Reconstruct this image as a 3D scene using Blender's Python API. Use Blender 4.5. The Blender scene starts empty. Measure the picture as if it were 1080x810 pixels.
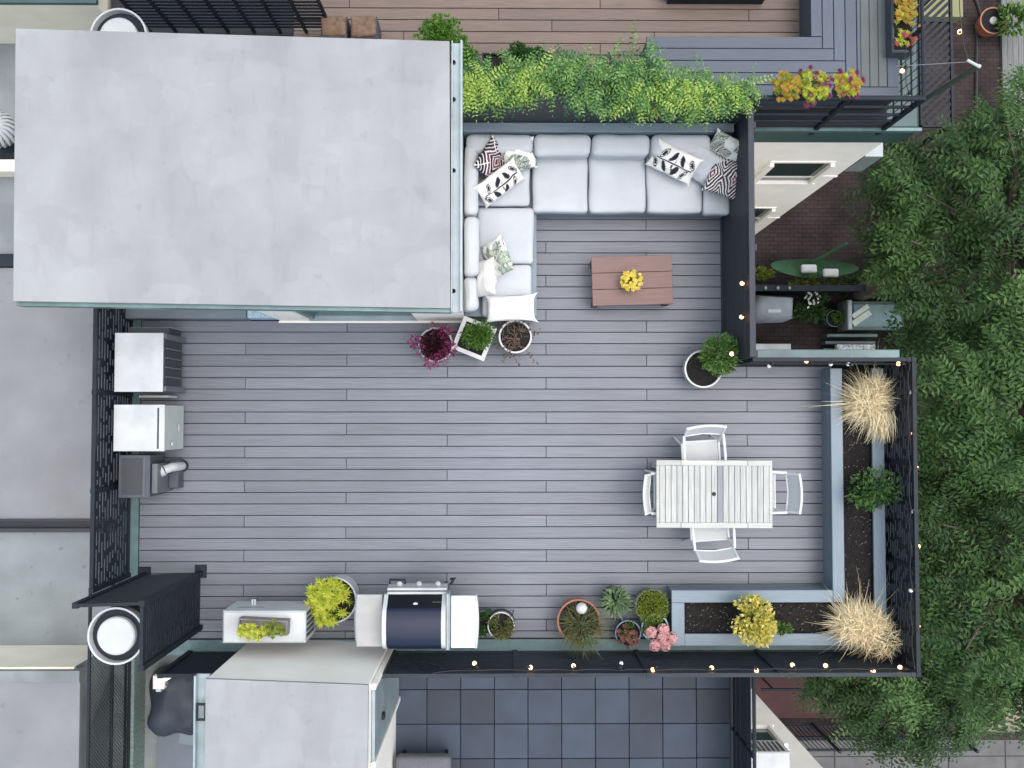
import bpy, math, random
from mathutils import Vector, Matrix, Euler, Quaternion, noise as mnoise
R = random.Random(7)
rad = math.radians
S = bpy.context.scene
COL = S.collection
# ------------------------------------------------------------------ camera
F = 973.0; H = 11.7
d_cam = Vector(((532-540)/F, -(438-405)/F, -1)).normalized()
CAMQ = d_cam.rotation_difference(Vector((0, 0, -1)))
CAMQI = CAMQ.copy()
cd = bpy.data.cameras.new("camera"); cam = bpy.data.objects.new("camera", cd); COL.objects.link(cam)
cam.location = (0, 0, H); cam.rotation_mode = 'QUATERNION'; cam.rotation_quaternion = CAMQ
cd.sensor_width = 36; cd.lens = F/1080*36; cd.clip_end = 500; cd.clip_start = 0.1
S.camera = cam
def at(px, py, z=0.0):
    """point of the place at height z seen at a pixel of the survey photograph (1080x810)"""
    v = CAMQI @ Vector(((px-540)/F, -(py-405)/F, -1))
    t = (H-z)/(-v.z)
    return (v.x*t, v.y*t)
def ax(px, z=0.0, py=438): return at(px, py, z)[0]
def ay(py, z=0.0, px=532): return at(px, py, z)[1]
# ------------------------------------------------------------------ world + sun (overcast)
w = bpy.data.worlds.new("World"); S.world = w; w.use_nodes = True
nt = w.node_tree; bg = nt.nodes['Background']
sky = nt.nodes.new('ShaderNodeTexSky'); sky.sky_type = 'NISHITA'; sky.sun_disc = False
SUN_EL, SUN_ROT = rad(74), rad(85)
sky.sun_elevation = SUN_EL; sky.sun_rotation = SUN_ROT; sky.dust_density = 4.0; sky.air_density = 1.0; sky.ozone_density = 1.0
hs = nt.nodes.new('ShaderNodeHueSaturation'); hs.inputs['Hue'].default_value = .475; hs.inputs['Saturation'].default_value = .72
nt.links.new(sky.outputs[0], hs.inputs['Color']); nt.links.new(hs.outputs[0], bg.inputs[0]); bg.inputs[1].default_value = 0.15
sd = bpy.data.lights.new("sun", 'SUN'); sd.energy = 0.9; sd.angle = rad(100); sd.color = (1, .97, .93)
so = bpy.data.objects.new("sun", sd); COL.objects.link(so)
sdir = Vector((math.sin(SUN_ROT)*math.cos(SUN_EL), math.cos(SUN_ROT)*math.cos(SUN_EL), math.sin(SUN_EL)))
so.rotation_mode = 'QUATERNION'; so.rotation_quaternion = sdir.to_track_quat('Z', 'Y'); so.location = (0, 0, 20)
S.view_settings.view_transform = 'Standard'; S.view_settings.look = 'None'; S.view_settings.gamma = 1
S.view_settings.exposure = 0.96
# ------------------------------------------------------------------ materials
MATS = {}
def mat(name, col, rough=.65, var=.12, scale=5, stretch=(1,1,1), bump=0.0, island=0.0, metal=0.0, detail=4,
        var2=0.0, scale2=.8, col2=None, emit=None, spec=.5, bscale=None, spots=0.0, patch=0.0):
    if name in MATS: return MATS[name]
    m = bpy.data.materials.new(name); m.use_nodes = True; t = m.node_tree; N = t.nodes; L = t.links
    b = N['Principled BSDF']; b.inputs['Roughness'].default_value = rough; b.inputs['Metallic'].default_value = metal
    b.inputs['Specular IOR Level'].default_value = spec
    tc = N.new('ShaderNodeTexCoord'); mp = N.new('ShaderNodeMapping'); mp.inputs['Scale'].default_value = stretch
    geo = N.new('ShaderNodeNewGeometry')
    L.new(tc.outputs['Object'], mp.inputs[0])
    vecout = mp.outputs[0]
    if island:
        ad = N.new('ShaderNodeVectorMath'); ad.operation = 'MULTIPLY_ADD'
        cx = N.new('ShaderNodeCombineXYZ')
        L.new(geo.outputs['Random Per Island'], cx.inputs[0]); L.new(geo.outputs['Random Per Island'], cx.inputs[2])
        L.new(cx.outputs[0], ad.inputs[0]); ad.inputs[1].default_value = (40, 40, 40); L.new(vecout, ad.inputs[2]); vecout = ad.outputs[0]
    def mr(src, lo, hi, a=.3, c=.7):
        n = N.new('ShaderNodeMapRange'); n.inputs[1].default_value = a; n.inputs[2].default_value = c
        n.inputs[3].default_value = lo; n.inputs[4].default_value = hi; L.new(src, n.inputs[0]); return n.outputs[0]
    def mul(a, c):
        n = N.new('ShaderNodeMath'); n.operation = 'MULTIPLY'; L.new(a, n.inputs[0]); L.new(c, n.inputs[1]); return n.outputs[0]
    nz = N.new('ShaderNodeTexNoise'); nz.inputs['Scale'].default_value = scale; nz.inputs['Detail'].default_value = detail
    L.new(vecout, nz.inputs['Vector'])
    f = mr(nz.outputs[0], 1-var, 1+var)
    n2 = None
    if var2 or col2:
        n2 = N.new('ShaderNodeTexNoise'); n2.inputs['Scale'].default_value = scale2; n2.inputs['Detail'].default_value = 5
        L.new(tc.outputs['Object'], n2.inputs['Vector'])
        if var2: f = mul(f, mr(n2.outputs[0], 1-var2, 1+var2))
    if island: f = mul(f, mr(geo.outputs['Random Per Island'], 1-island, 1+island, 0, 1))
    if spots:
        n3 = N.new('ShaderNodeTexNoise'); n3.inputs['Scale'].default_value = 9; n3.inputs['Detail'].default_value = 3
        L.new(tc.outputs['Object'], n3.inputs['Vector']); f = mul(f, mr(n3.outputs[0], 1, 1-spots, .66, .76))
    if patch:   # roller marks: soft squarish patches of slightly different coats
        dn = N.new('ShaderNodeTexNoise'); dn.inputs['Scale'].default_value = 2.5; dn.inputs['Detail'].default_value = 3; L.new(tc.outputs['Object'], dn.inputs['Vector'])
        dv = N.new('ShaderNodeVectorMath'); dv.operation = 'MULTIPLY_ADD'; L.new(dn.outputs['Color'], dv.inputs[0]); dv.inputs[1].default_value = (.35, .35, 0); L.new(tc.outputs['Object'], dv.inputs[2])
        for vs_, am in ((1.6, patch), (3.7, patch*.7)):
            vo = N.new('ShaderNodeTexVoronoi'); vo.distance = 'CHEBYCHEV'; vo.feature = 'SMOOTH_F1'; vo.inputs['Smoothness'].default_value = .12; vo.inputs['Scale'].default_value = vs_; L.new(dv.outputs[0], vo.inputs['Vector'])
            sp = N.new('ShaderNodeSeparateColor'); L.new(vo.outputs['Color'], sp.inputs[0]); f = mul(f, mr(sp.outputs[0], 1-am, 1+am*.8, 0, 1))
        vs2 = N.new('ShaderNodeTexVoronoi'); vs2.inputs['Scale'].default_value = 1.5; L.new(tc.outputs['Object'], vs2.inputs['Vector']); f = mul(f, mr(vs2.outputs['Distance'], .35, 1, .012, .03))
        n5 = N.new('ShaderNodeTexNoise'); n5.inputs['Scale'].default_value = 7; n5.inputs['Detail'].default_value = 5
        m5 = N.new('ShaderNodeMapping'); m5.inputs['Scale'].default_value = (1.6, .35, 1); L.new(tc.outputs['Object'], m5.inputs[0]); L.new(m5.outputs[0], n5.inputs['Vector'])
        f = mul(f, mr(n5.outputs[0], 1, .93, .58, .74))
    rgb = N.new('ShaderNodeRGB'); rgb.outputs[0].default_value = (*col, 1); src = rgb.outputs[0]
    if col2:
        mx = N.new('ShaderNodeMix'); mx.data_type = 'RGBA'; mx.inputs[6].default_value = (*col, 1); mx.inputs[7].default_value = (*col2, 1)
        L.new(mr(n2.outputs[0], 0, 1, .42, .62), mx.inputs[0]); src = mx.outputs[2]
    sc = N.new('ShaderNodeVectorMath'); sc.operation = 'SCALE'; L.new(src, sc.inputs[0]); L.new(f, sc.inputs['Scale'])
    L.new(sc.outputs[0], b.inputs['Base Color'])
    if bump:
        bp = N.new('ShaderNodeBump'); bp.inputs['Strength'].default_value = bump; bp.inputs['Distance'].default_value = .01
        if bscale:
            nb = N.new('ShaderNodeTexNoise'); nb.inputs['Scale'].default_value = bscale; nb.inputs['Detail'].default_value = 3
            L.new(vecout, nb.inputs['Vector']); L.new(nb.outputs[0], bp.inputs['Height'])
        else: L.new(nz.outputs[0], bp.inputs['Height'])
        L.new(bp.outputs[0], b.inputs['Normal'])
    if emit:
        b.inputs['Emission Color'].default_value = (*emit[0], 1); b.inputs['Emission Strength'].default_value = emit[1]
    MATS[name] = m; return m
def leafmat(name, cols, rough=.55, trans=.25):
    if name in MATS: return MATS[name]
    m = bpy.data.materials.new(name); m.use_nodes = True; t = m.node_tree; N = t.nodes; L = t.links
    b = N['Principled BSDF']; b.inputs['Roughness'].default_value = rough; b.inputs['Specular IOR Level'].default_value = .35
    geo = N.new('ShaderNodeNewGeometry'); cr = N.new('ShaderNodeValToRGB')
    el = cr.color_ramp.elements
    el[0].color = (*cols[0], 1); el[1].color = (*cols[-1], 1)
    for i, c in enumerate(cols[1:-1]):
        e = el.new((i+1)/(len(cols)-1)); e.color = (*c, 1)
    L.new(geo.outputs['Random Per Island'], cr.inputs[0]); L.new(cr.outputs[0], b.inputs['Base Color'])
    tr = N.new('ShaderNodeBsdfTranslucent'); L.new(cr.outputs[0], tr.inputs[0])
    mx = N.new('ShaderNodeMixShader'); mx.inputs[0].default_value = trans
    L.new(b.outputs[0], mx.inputs[1]); L.new(tr.outputs[0], mx.inputs[2]); L.new(mx.outputs[0], N['Material Output'].inputs[0])
    MATS[name] = m; return m
def colmat(name, rough=.9):
    """cloth whose print is woven in as a colour attribute"""
    if name in MATS: return MATS[name]
    m = bpy.data.materials.new(name); m.use_nodes = True; t = m.node_tree; b = t.nodes['Principled BSDF']
    b.inputs['Roughness'].default_value = rough; b.inputs['Specular IOR Level'].default_value = .2
    a = t.nodes.new('ShaderNodeAttribute'); a.attribute_name = 'print'; t.links.new(a.outputs[0], b.inputs['Base Color'])
    MATS[name] = m; return m
def brickmat(name, c1, c2, mortar, bw, bh, rough=.9, msize=.008):
    m = bpy.data.materials.new(name); m.use_nodes = True; t = m.node_tree; N = t.nodes; L = t.links; b = N['Principled BSDF']
    b.inputs['Roughness'].default_value = rough; b.inputs['Specular IOR Level'].default_value = .2
    tc = N.new('ShaderNodeTexCoord'); br = N.new('ShaderNodeTexBrick'); L.new(tc.outputs['Object'], br.inputs['Vector'])
    br.inputs['Scale'].default_value = 1; br.inputs['Brick Width'].default_value = bw; br.inputs['Row Height'].default_value = bh
    br.inputs['Mortar Size'].default_value = msize; br.inputs['Color1'].default_value = (*c1, 1); br.inputs['Color2'].default_value = (*c2, 1); br.inputs['Mortar'].default_value = (*mortar, 1)
    nz = N.new('ShaderNodeTexNoise'); nz.inputs['Scale'].default_value = 1.3; nz.inputs['Detail'].default_value = 6; L.new(tc.outputs['Object'], nz.inputs['Vector'])
    mr = N.new('ShaderNodeMapRange'); mr.inputs[1].default_value = .3; mr.inputs[2].default_value = .7; mr.inputs[3].default_value = .6; mr.inputs[4].default_value = 1.4
    L.new(nz.outputs[0], mr.inputs[0]); sc = N.new('ShaderNodeVectorMath'); sc.operation = 'SCALE'
    L.new(br.outputs[0], sc.inputs[0]); L.new(mr.outputs[0], sc.inputs['Scale']); L.new(sc.outputs[0], b.inputs['Base Color'])
    MATS[name] = m; return m
M_deck = mat('grey_composite', (.136,.149,.177), .5, .16, 3.5, (.5, 26, 26), .25, .09, detail=6, var2=.13, scale2=.45)
M_bench = mat('slate_composite', (.05,.068,.095), .5, .12, 3.5, (1.2, 22, 22), .2, .1, detail=6, var2=.1, scale2=1.2)
M_benchy = mat('slate_composite_lengthways', (.05,.068,.095), .5, .12, 3.5, (22, 1.2, 22), .2, .1, detail=6, var2=.1, scale2=1.2)
M_benchg = mat('weathered_green_grey_composite', (.068,.085,.085), .55, .16, 3.5, (22, 1.2, 22), .2, .12, detail=6, var2=.1, scale2=1.2)
M_fascia = mat('blue_grey_composite', (.15,.203,.24), .5, .08, 3.5, (1.2, 14, 14), .15, .06, detail=6, var2=.07)
M_fasciay = mat('blue_grey_composite_lengthways', (.15,.203,.24), .5, .08, 3.5, (14, 1.2, 14), .15, .06, detail=6, var2=.07)
M_brown = mat('brown_composite', (.128,.093,.075), .55, .2, 3.5, (.8, 22, 22), .25, .12, detail=6, var2=.1)
M_under = mat('dark_underlay', (.02,.022,.026), .9, .1)  # near-black base colour of the layer under boards, pavers and joints
M_roof = mat('roof_coating', (.25,.257,.265), .6, .07, 2.6, (1, .4, 1), .05, detail=8, var2=.10, scale2=.9, spots=.12, patch=.065)
M_roof2 = mat('grey_roof_coating', (.195,.202,.21), .7, .09, 2.0, (1,1,1), .08, detail=8, var2=.12, scale2=.8, spots=.15)
M_roof3 = mat('green_grey_roof_coating', (.18,.205,.21), .7, .12, 2.6, (1,1,1), .08, detail=8, var2=.15, scale2=.9, spots=.35)
M_tealtrim = mat('teal_metal', (.1,.17,.175), .4, .14, 8, (1,1,1), 0, detail=5, metal=.2, var2=.15, scale2=2)
M_tealpale = mat('pale_teal_metal', (.27,.33,.35), .35, .1, 6, detail=5, metal=.2, var2=.15, scale2=2.2)
M_tealdark = mat('dark_teal_paint', (.035,.075,.075), .45, .12, 5, var2=.2, scale2=1.5)
M_white = mat('white_paint', (.88,.85,.79), .5, .03, 3, var2=.05, scale2=1.1)
M_siding = mat('cream_stucco', (.9,.86,.78), .75, .03, 5, var2=.05, scale2=.9, bump=.1, bscale=60)
M_cream = mat('cream_render', (.8,.74,.6), .8, .06, 2, (1,3,1), var2=.1, scale2=.8)
M_black = mat('black_metal', (.010,.015,.022), .6, .2, 9, var2=.2, scale2=2, spec=.3)
M_blackw = mat('black_stained_wood', (.015,.021,.031), .6, .35, 3, (20, .8, 20), .4, .12, detail=6)
M_blackwx = mat('black_stained_boards', (.018,.022,.029), .55, .3, 3, (.8, 20, 20), .4, .12, detail=6)
M_acwhite = mat('appliance_white', (.44,.465,.47), .42, .06, 3, var2=.12, scale2=2.8, spots=.1)
M_acgal = mat('galvanised_grey', (.26,.3,.31), .45, .08, 6, metal=.3)
M_acdark = mat('dark_appliance_metal', (.05,.058,.075), .45, .12, 5)
M_railpanel = mat('slate_black_panel', (.019,.026,.034), .55, .5, 3, (1.2, 30, 30), .3, .2, detail=6, spec=.3)
M_acmid = mat('mid_grey_appliance_metal', (.1,.112,.125), .45, .12, 5)
M_grille = mat('fan_grille_dark', (.03,.034,.04), .5, .1)
M_alu = mat('brushed_aluminium', (.55,.57,.6), .35, .06, 8, (1,10,1), metal=.75)
M_enamel = mat('midnight_blue_enamel', (.011,.017,.036), .32, .08, 3, spec=.3)
M_blackgl = mat('black_glossy_enamel', (.006,.007,.009), .3, .1, 3, spec=.3)
M_chairw = mat('chair_white_metal', (.6,.62,.62), .4, .03, 3)
M_sling = mat('white_mesh_sling', (.46,.48,.48), .7, .08, 180, bump=.2, bscale=300)
M_tablew = mat('whitewashed_teak', (.36,.37,.35), .7, .17, 3, (24, 1.2, 24), .3, .09, detail=6, var2=.08, scale2=3)
M_tablewx = mat('whitewashed_teak_rail', (.39,.4,.37), .7, .17, 3, (1.2, 24, 24), .3, .07, detail=6, var2=.08, scale2=3)
M_tableg = mat('bare_grey_slat', (.2,.215,.235), .7, .12, 3, (24, 1.2, 24), .3, 0, detail=6)
M_coffee = mat('red_brown_planks', (.15,.088,.078), .55, .12, 3, (1.2, 20, 20), .2, .05, detail=5)
M_coffeed = mat('red_brown_frame', (.12,.06,.05), .6, .1)
M_cush = mat('pale_grey_canvas', (.44,.472,.505), .95, .035, 3, var2=.05, scale2=3.5, spec=.1, bump=.25, bscale=7)
M_cushw = mat('white_canvas', (.6,.6,.59), .95, .03, 3, var2=.04, scale2=5, spec=.1, bump=.35, bscale=8)
M_velvet = mat('mottled_grey_cloth', (.3,.33,.4), .95, .3, 9, spec=.1)
M_soil = mat('dark_soil', (.009,.0078,.0075), .95, .6, 60, bump=1.0, detail=6, var2=.3, scale2=14)
M_potw = mat('white_glazed_pot', (.48,.49,.5), .35, .05, 4)
M_potg = mat('grey_stone_pot', (.46,.48,.5), .6, .08, 8)
M_terra = mat('terracotta', (.33,.13,.08), .75, .12, 6, var2=.12, scale2=6)
M_potdk = mat('dark_grey_pot', (.06,.075,.085), .5, .1)
M_potteal = mat('teal_glazed_pot', (.06,.14,.16), .25, .1)
M_potblue = mat('cobalt_glazed_pot', (.05,.11,.2), .2, .1)
M_potpb = mat('pale_blue_pot', (.3,.42,.5), .35, .06)
M_bulb = mat('lit_bulb', (1,.75,.45), .4, 0, emit=((1,.4,.14), 4.5))
M_bulbcore = mat('lit_filament', (1,.85,.6), .4, 0, emit=((1,.85,.6), 30))
M_bulboff = mat('unlit_bulb', (.75,.78,.8), .12, .02)
M_cord = mat('black_cord', (.02,.02,.022), .6, .1)
M_cordw = mat('grey_cord', (.35,.35,.36), .6, .1)
M_glass = mat('dark_window_glass', (.02,.04,.04), .06, .2, 2, spec=.8)
M_stem = mat('brown_stem', (.1,.06,.035), .85, .3, 12)
M_bark = mat('bark', (.09,.07,.055), .95, .3, 6, (3,3,.6), .6)
M_brick = brickmat('garden_brick', (.045,.032,.031), (.033,.025,.025), (.016,.013,.013), .22, .11)  # shade of the deep yard is put into these dark brick colours
M_conc = mat('concrete', (.1,.1,.1), .85, .12, 4, var2=.15, scale2=.7, bump=.15)
M_red = mat('red_brown_floor', (.05,.018,.017), .8, .12, 3, var2=.15, scale2=.7)
M_yarddeck = mat('weathered_yard_boards', (.13,.135,.135), .8, .25, 3, (22, .8, 22), .3, .15, detail=6)
M_tile = mat('slate_paver', (.022,.035,.056), .65, .2, 2.2, bump=.05, island=.35, detail=6, var2=.12, scale2=1.6)
M_tarp = mat('dark_blue_tarp', (.035,.045,.062), .55, .25, 4, bump=.8, bscale=5)
M_slab = mat('slate_grey_sheet', (.14,.17,.2), .6, .12, 3)
M_wallg = mat('stained_grey_wall', (.2,.225,.225), .85, .25, 1.8, (1,1,1), .1, detail=7, var2=.25, scale2=1.4)
# ------------------------------------------------------------------ mesh builder
class MB:
    def __init__(s): s.v = []; s.f = []; s.m = []; s.c = None; s.g = []
    def add(s, vs, fs, mi=0):
        o = len(s.v); s.g.append((o, len(s.f))); s.v += [tuple(p) for p in vs]; s.f += [tuple(i+o for i in f) for f in fs]; s.m += [mi]*len(fs)
    def box(s, x0, x1, y0, y1, z0, z1, mi=0, M=None, bev=0.0):
        if x0 > x1: x0, x1 = x1, x0
        if y0 > y1: y0, y1 = y1, y0
        b = min(bev, (x1-x0)*.45, (y1-y0)*.45, (z1-z0)*.45)
        if b > 0:
            vs = [(x0,y0,z0),(x1,y0,z0),(x1,y1,z0),(x0,y1,z0),(x0,y0,z1-b),(x1,y0,z1-b),(x1,y1,z1-b),(x0,y1,z1-b),
                  (x0+b,y0+b,z1),(x1-b,y0+b,z1),(x1-b,y1-b,z1),(x0+b,y1-b,z1)]
            fs = [(3,2,1,0),(0,1,5,4),(1,2,6,5),(2,3,7,6),(3,0,4,7),(4,5,9,8),(5,6,10,9),(6,7,11,10),(7,4,8,11),(8,9,10,11)]
        else:
            vs = [(x0,y0,z0),(x1,y0,z0),(x1,y1,z0),(x0,y1,z0),(x0,y0,z1),(x1,y0,z1),(x1,y1,z1),(x0,y1,z1)]
            fs = [(3,2,1,0),(4,5,6,7),(0,1,5,4),(1,2,6,5),(2,3,7,6),(3,0,4,7)]
        if M: vs = [M @ Vector(p) for p in vs]
        s.add(vs, fs, mi); return s
    def prism(s, pts, z0, z1, mi=0):
        """pts: polygon; z0/z1 number or list per point"""
        n = len(pts); a = z0 if isinstance(z0, (list, tuple)) else [z0]*n; b = z1 if isinstance(z1, (list, tuple)) else [z1]*n
        area = sum(pts[i][0]*pts[(i+1)%n][1]-pts[(i+1)%n][0]*pts[i][1] for i in range(n))
        if area < 0: pts = pts[::-1]; a = a[::-1]; b = b[::-1]
        vs = [(p[0],p[1],a[i]) for i, p in enumerate(pts)]+[(p[0],p[1],b[i]) for i, p in enumerate(pts)]
        fs = [tuple(range(n-1,-1,-1)), tuple(range(n, 2*n))]+[(i,(i+1)%n,(i+1)%n+n,i+n) for i in range(n)]
        s.add(vs, fs, mi); return s
    def beam(s, p, q, w, h, mi=0, up=(0,0,1)):
        p = Vector(p); q = Vector(q); d = (q-p); L = d.length; d.normalize(); u = Vector(up)
        if abs(d.dot(u)) > .98: u = Vector((0,1,0))
        sx = d.cross(u).normalized(); sz = sx.cross(d).normalized()
        vs = []
        for t in (p, q):
            for a, b in ((-1,-1),(1,-1),(1,1),(-1,1)): vs.append(t+sx*a*w/2+sz*b*h/2)
        s.add(vs, [(0,1,2,3),(7,6,5,4),(0,4,5,1),(1,5,6,2),(2,6,7,3),(3,7,4,0)], mi); return s
    def tube(s, pts, r, seg=6, mi=0, cap=True):
        pts = [Vector(p) for p in pts]; n = len(pts); rr = r if isinstance(r, (list, tuple)) else [r]*n
        vs = []; fs = []; u = None
        for i, p in enumerate(pts):
            d = (pts[min(i+1,n-1)]-pts[max(i-1,0)])
            if d.length < 1e-9: d = Vector((0,0,1))
            d.normalize()
            if u is None: u = Vector((0,0,1)) if abs(d.z) < .9 else Vector((1,0,0))
            a = d.cross(u).normalized(); b = a.cross(d).normalized(); u = b
            for k in range(seg):
                t = 2*math.pi*k/seg; vs.append(p+(a*math.cos(t)+b*math.sin(t))*rr[i])
        for i in range(n-1):
            for k in range(seg): fs.append((i*seg+k, i*seg+(k+1)%seg, (i+1)*seg+(k+1)%seg, (i+1)*seg+k))
        if cap: fs += [tuple(range(seg-1,-1,-1)), tuple(range((n-1)*seg, n*seg))]
        s.add(vs, fs, mi); return s
    def lathe(s, c, prof, seg=32, mi=0, M=None):
        """prof list of (r,z)"""
        vs = []; fs = []; n = len(prof)
        for r, z in prof:
            for k in range(seg):
                t = 2*math.pi*k/seg; p = Vector((r*math.cos(t), r*math.sin(t), z))
                if M: p = M @ p
                vs.append((c[0]+p.x, c[1]+p.y, c[2]+p.z))
        for i in range(n-1):
            for k in range(seg): fs.append((i*seg+k, i*seg+(k+1)%seg, (i+1)*seg+(k+1)%seg, (i+1)*seg+k))
        fs += [tuple(range(seg-1,-1,-1)), tuple(range((n-1)*seg, n*seg))]
        s.add(vs, fs, mi); return s
    def ball(s, c, rx, ry, rz, seg=12, rings=8, mi=0, jit=0):
        prof = []
        vs = []; fs = []
        for i in range(rings+1):
            ph = math.pi*i/rings
            for k in range(seg):
                t = 2*math.pi*k/seg; j = 1+R.uniform(-jit, jit)
                vs.append((c[0]+rx*j*math.sin(ph)*math.cos(t), c[1]+ry*j*math.sin(ph)*math.sin(t), c[2]-rz*j*math.cos(ph)))
        for i in range(rings):
            for k in range(seg): fs.append((i*seg+k, i*seg+(k+1)%seg, (i+1)*seg+(k+1)%seg, (i+1)*seg+k))
        s.add(vs, fs, mi); return s
    def rbox(s, c, half, r, n=8, M=None, bulge=0.0, wob=0.0, mi=0, seed=0):
        """cushion: rounded box of half sizes with a domed top"""
        hx, hy, hz = half; r = min(r, hx, hy, hz)
        idx = {}; vs = []; fs = []
        def key(i, j, k):
            if (i,j,k) not in idx:
                p = Vector(((2*i/n-1)*hx, (2*j/n-1)*hy, (2*k/n-1)*hz))
                # denser sampling at the edges
                def e(t): return math.copysign(abs(t)**.6, t)
                p = Vector((e(2*i/n-1)*hx, e(2*j/n-1)*hy, e(2*k/n-1)*hz))
                q = Vector((max(-(hx-r), min(hx-r, p.x)), max(-(hy-r), min(hy-r, p.y)), max(-(hz-r), min(hz-r, p.z))))
                d = p-q
                if d.length > 1e-9: d = d.normalized()*r
                o = q+d
                u, v = p.x/hx, p.y/hy
                o.z += bulge*(1-u*u)*(1-v*v)*(1 if k >= n/2 else -.3)
                if wob:
                    nn = mnoise.noise_vector(Vector((o.x*4+seed*7.3, o.y*4, o.z*4+seed))); o += nn*wob
                idx[(i,j,k)] = len(vs); vs.append(o)
            return idx[(i,j,k)]
        for a in range(n):
            for b in range(n):
                fs.append((key(a,b,n),key(a+1,b,n),key(a+1,b+1,n),key(a,b+1,n)))
                fs.append((key(a,b+1,0),key(a+1,b+1,0),key(a+1,b,0),key(a,b,0)))
                fs.append((key(a,0,b),key(a+1,0,b),key(a+1,0,b+1),key(a,0,b+1)))
                fs.append((key(a+1,n,b),key(a,n,b),key(a,n,b+1),key(a+1,n,b+1)))
                fs.append((key(0,a+1,b),key(0,a,b),key(0,a,b+1),key(0,a+1,b+1)))
                fs.append((key(n,a,b),key(n,a+1,b),key(n,a+1,b+1),key(n,a,b+1)))
        C = Vector(c)
        vs = [(M @ p if M else p)+C for p in vs]
        s.add(vs, fs, mi); return s
    def leaf(s, p, d, L, W, up=None, mi=0, fold=.25):
        """one folded leaf: base, two sides, tip"""
        d = d.normalized(); u = up or Vector((0,0,1))
        sx = d.cross(u)
        if sx.length < .05: sx = d.cross(Vector((1,0,0)))
        sx.normalize(); n = sx.cross(d).normalized()
        m = p+d*L*.45
        s.add([p, m+sx*W/2+n*W*fold, p+d*L-n*L*.12, m-sx*W/2+n*W*fold], [(0,1,2),(0,2,3)], mi); return s
    def each(s, name, mats, parent, world=True):
        """one part per piece added"""
        g = s.g+[(len(s.v), len(s.f))]
        for (a, fa), (b, fb) in zip(g, g[1:]):
            k = MB(); k.v = s.v[a:b]; k.f = [tuple(i-a for i in f) for f in s.f[fa:fb]]; k.m = s.m[fa:fb]; k.build(name, mats, parent, world=world)
    def build(s, name, mats, parent=None, smooth=False, world=True, origin=None):
        me = bpy.data.meshes.new(name)
        off = Vector((0,0,0))
        if parent is not None and world:
            q = parent
            while q is not None: off += q.location; q = q.parent
        if origin is not None: off = Vector(origin)
        vs = [(a-off.x, b-off.y, c-off.z) for a, b, c in s.v]
        me.from_pydata(vs, [], s.f)
        if not isinstance(mats, (list, tuple)): mats = [mats]
        for m in mats: me.materials.append(m)
        if len(mats) > 1: me.polygons.foreach_set('material_index', s.m)
        if smooth:
            me.polygons.foreach_set('use_smooth', [True]*len(me.polygons))
            if smooth != 'all':
                try: me.set_sharp_from_angle(angle=rad(38))
                except Exception: pass
        if s.c:
            a = me.color_attributes.new('print', 'FLOAT_COLOR', 'POINT')
            a.data.foreach_set('color', [x for c in s.c for x in (*c, 1)])
        me.update()
        o = bpy.data.objects.new(name, me); COL.objects.link(o)
        if parent is not None: o.parent = parent
        if origin is not None: o.location = origin
        return o
def thing(name, label, cat, loc=(0,0,0), rotz=0, group=None):
    o = bpy.data.objects.new(name, None); COL.objects.link(o); o.empty_display_size = .1
    o.location = loc; o.rotation_euler = (0,0,rotz); o['label'] = label; o['category'] = cat
    if group: o['group'] = group
    return o
def tag(o, label, cat, group=None):
    o['label'] = label; o['category'] = cat
    if group: o['group'] = group
    return o
def struct(o, kind='structure'): o['kind'] = kind; return o
# ================================================================== SETTING
GZ = -12.6
m = MB(); m.box(-60, 60, -60, 60, GZ-.3, GZ); struct(m.build('ground', M_brick))
x0, y0 = at(845, 781, GZ+.004); m = MB(); m.box(x0-1.2, 30, -30, y0, GZ-.05, GZ+.006)
struct(m.build('patio', M_conc))
# joints of the concrete patio
m = MB()
for px in (880, 940, 1000, 1060): m.box(ax(px, GZ, 790)-.015, ax(px, GZ, 790)+.015, -20, y0-.02, GZ+.004, GZ+.0075)
for py in (799,): m.box(x0-1, 25, ay(py, GZ)-.012, ay(py, GZ)+.012, GZ+.004, GZ+.0072)
struct(m.build('patio_joint', M_under))
xa, ya = at(790, 708, GZ+.3); xb, yb = at(965, 757, GZ+.3)
m = MB(); m.box(xa-2, xb, yb, ya+1, GZ-.05, GZ+.3); struct(m.build('red_terrace', M_red))
# yard boards beyond the brick path
xa, ya = at(1058, 100, GZ+.1); m = MB()
for i in range(40): m.box(xa+i*.145, xa+i*.145+.137, ya-1.2, ya+14, GZ-.05, GZ+.1)
struct(m.build('yard_boards', M_yarddeck))

def boards_x(rects, z, pitch, yref, jl, period, th=.025, gap=.009, mb=None):
    """boards laid along X inside rects (x0,x1,y0,y1); yref = a gap line; jl = joint positions of rows 0,1,2 mod len"""
    mb = mb or MB()
    for (x0, x1, y0, y1) in rects:
        k0 = math.floor((yref-y1)/pitch+1e-6); k1 = math.ceil((yref-y0)/pitch-1e-6)
        for k in range(k0, k1):
            ya = yref-k*pitch; yb = ya-pitch
            t, b = min(ya, y1)-gap/2, max(yb, y0)+gap/2
            if t-b < .012: continue
            base = jl[k % len(jl)]; js = []
            n = math.floor((x0-base)/period)
            for q in range(n, n+14):
                xx = base+q*period
                if x0+.3 < xx < x1-.2: js.append(xx)
            es = [x0]+js+[x1]
            for i in range(len(es)-1):
                mb.box(es[i]+(gap*.35 if i else 0), es[i+1]-(gap*.35 if i < len(es)-2 else 0), b, t, z-th, z, bev=.0025)
    return mb
YREF = ay(350.3, 0); PIT = (YREF-ay(350.3+12.11*24, 0))/24
JL = [ax(471.7, 0), ax(258.5, 0), ax(365.5, 0)]; PER = ax(788, 0)-ax(471.7, 0)
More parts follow.
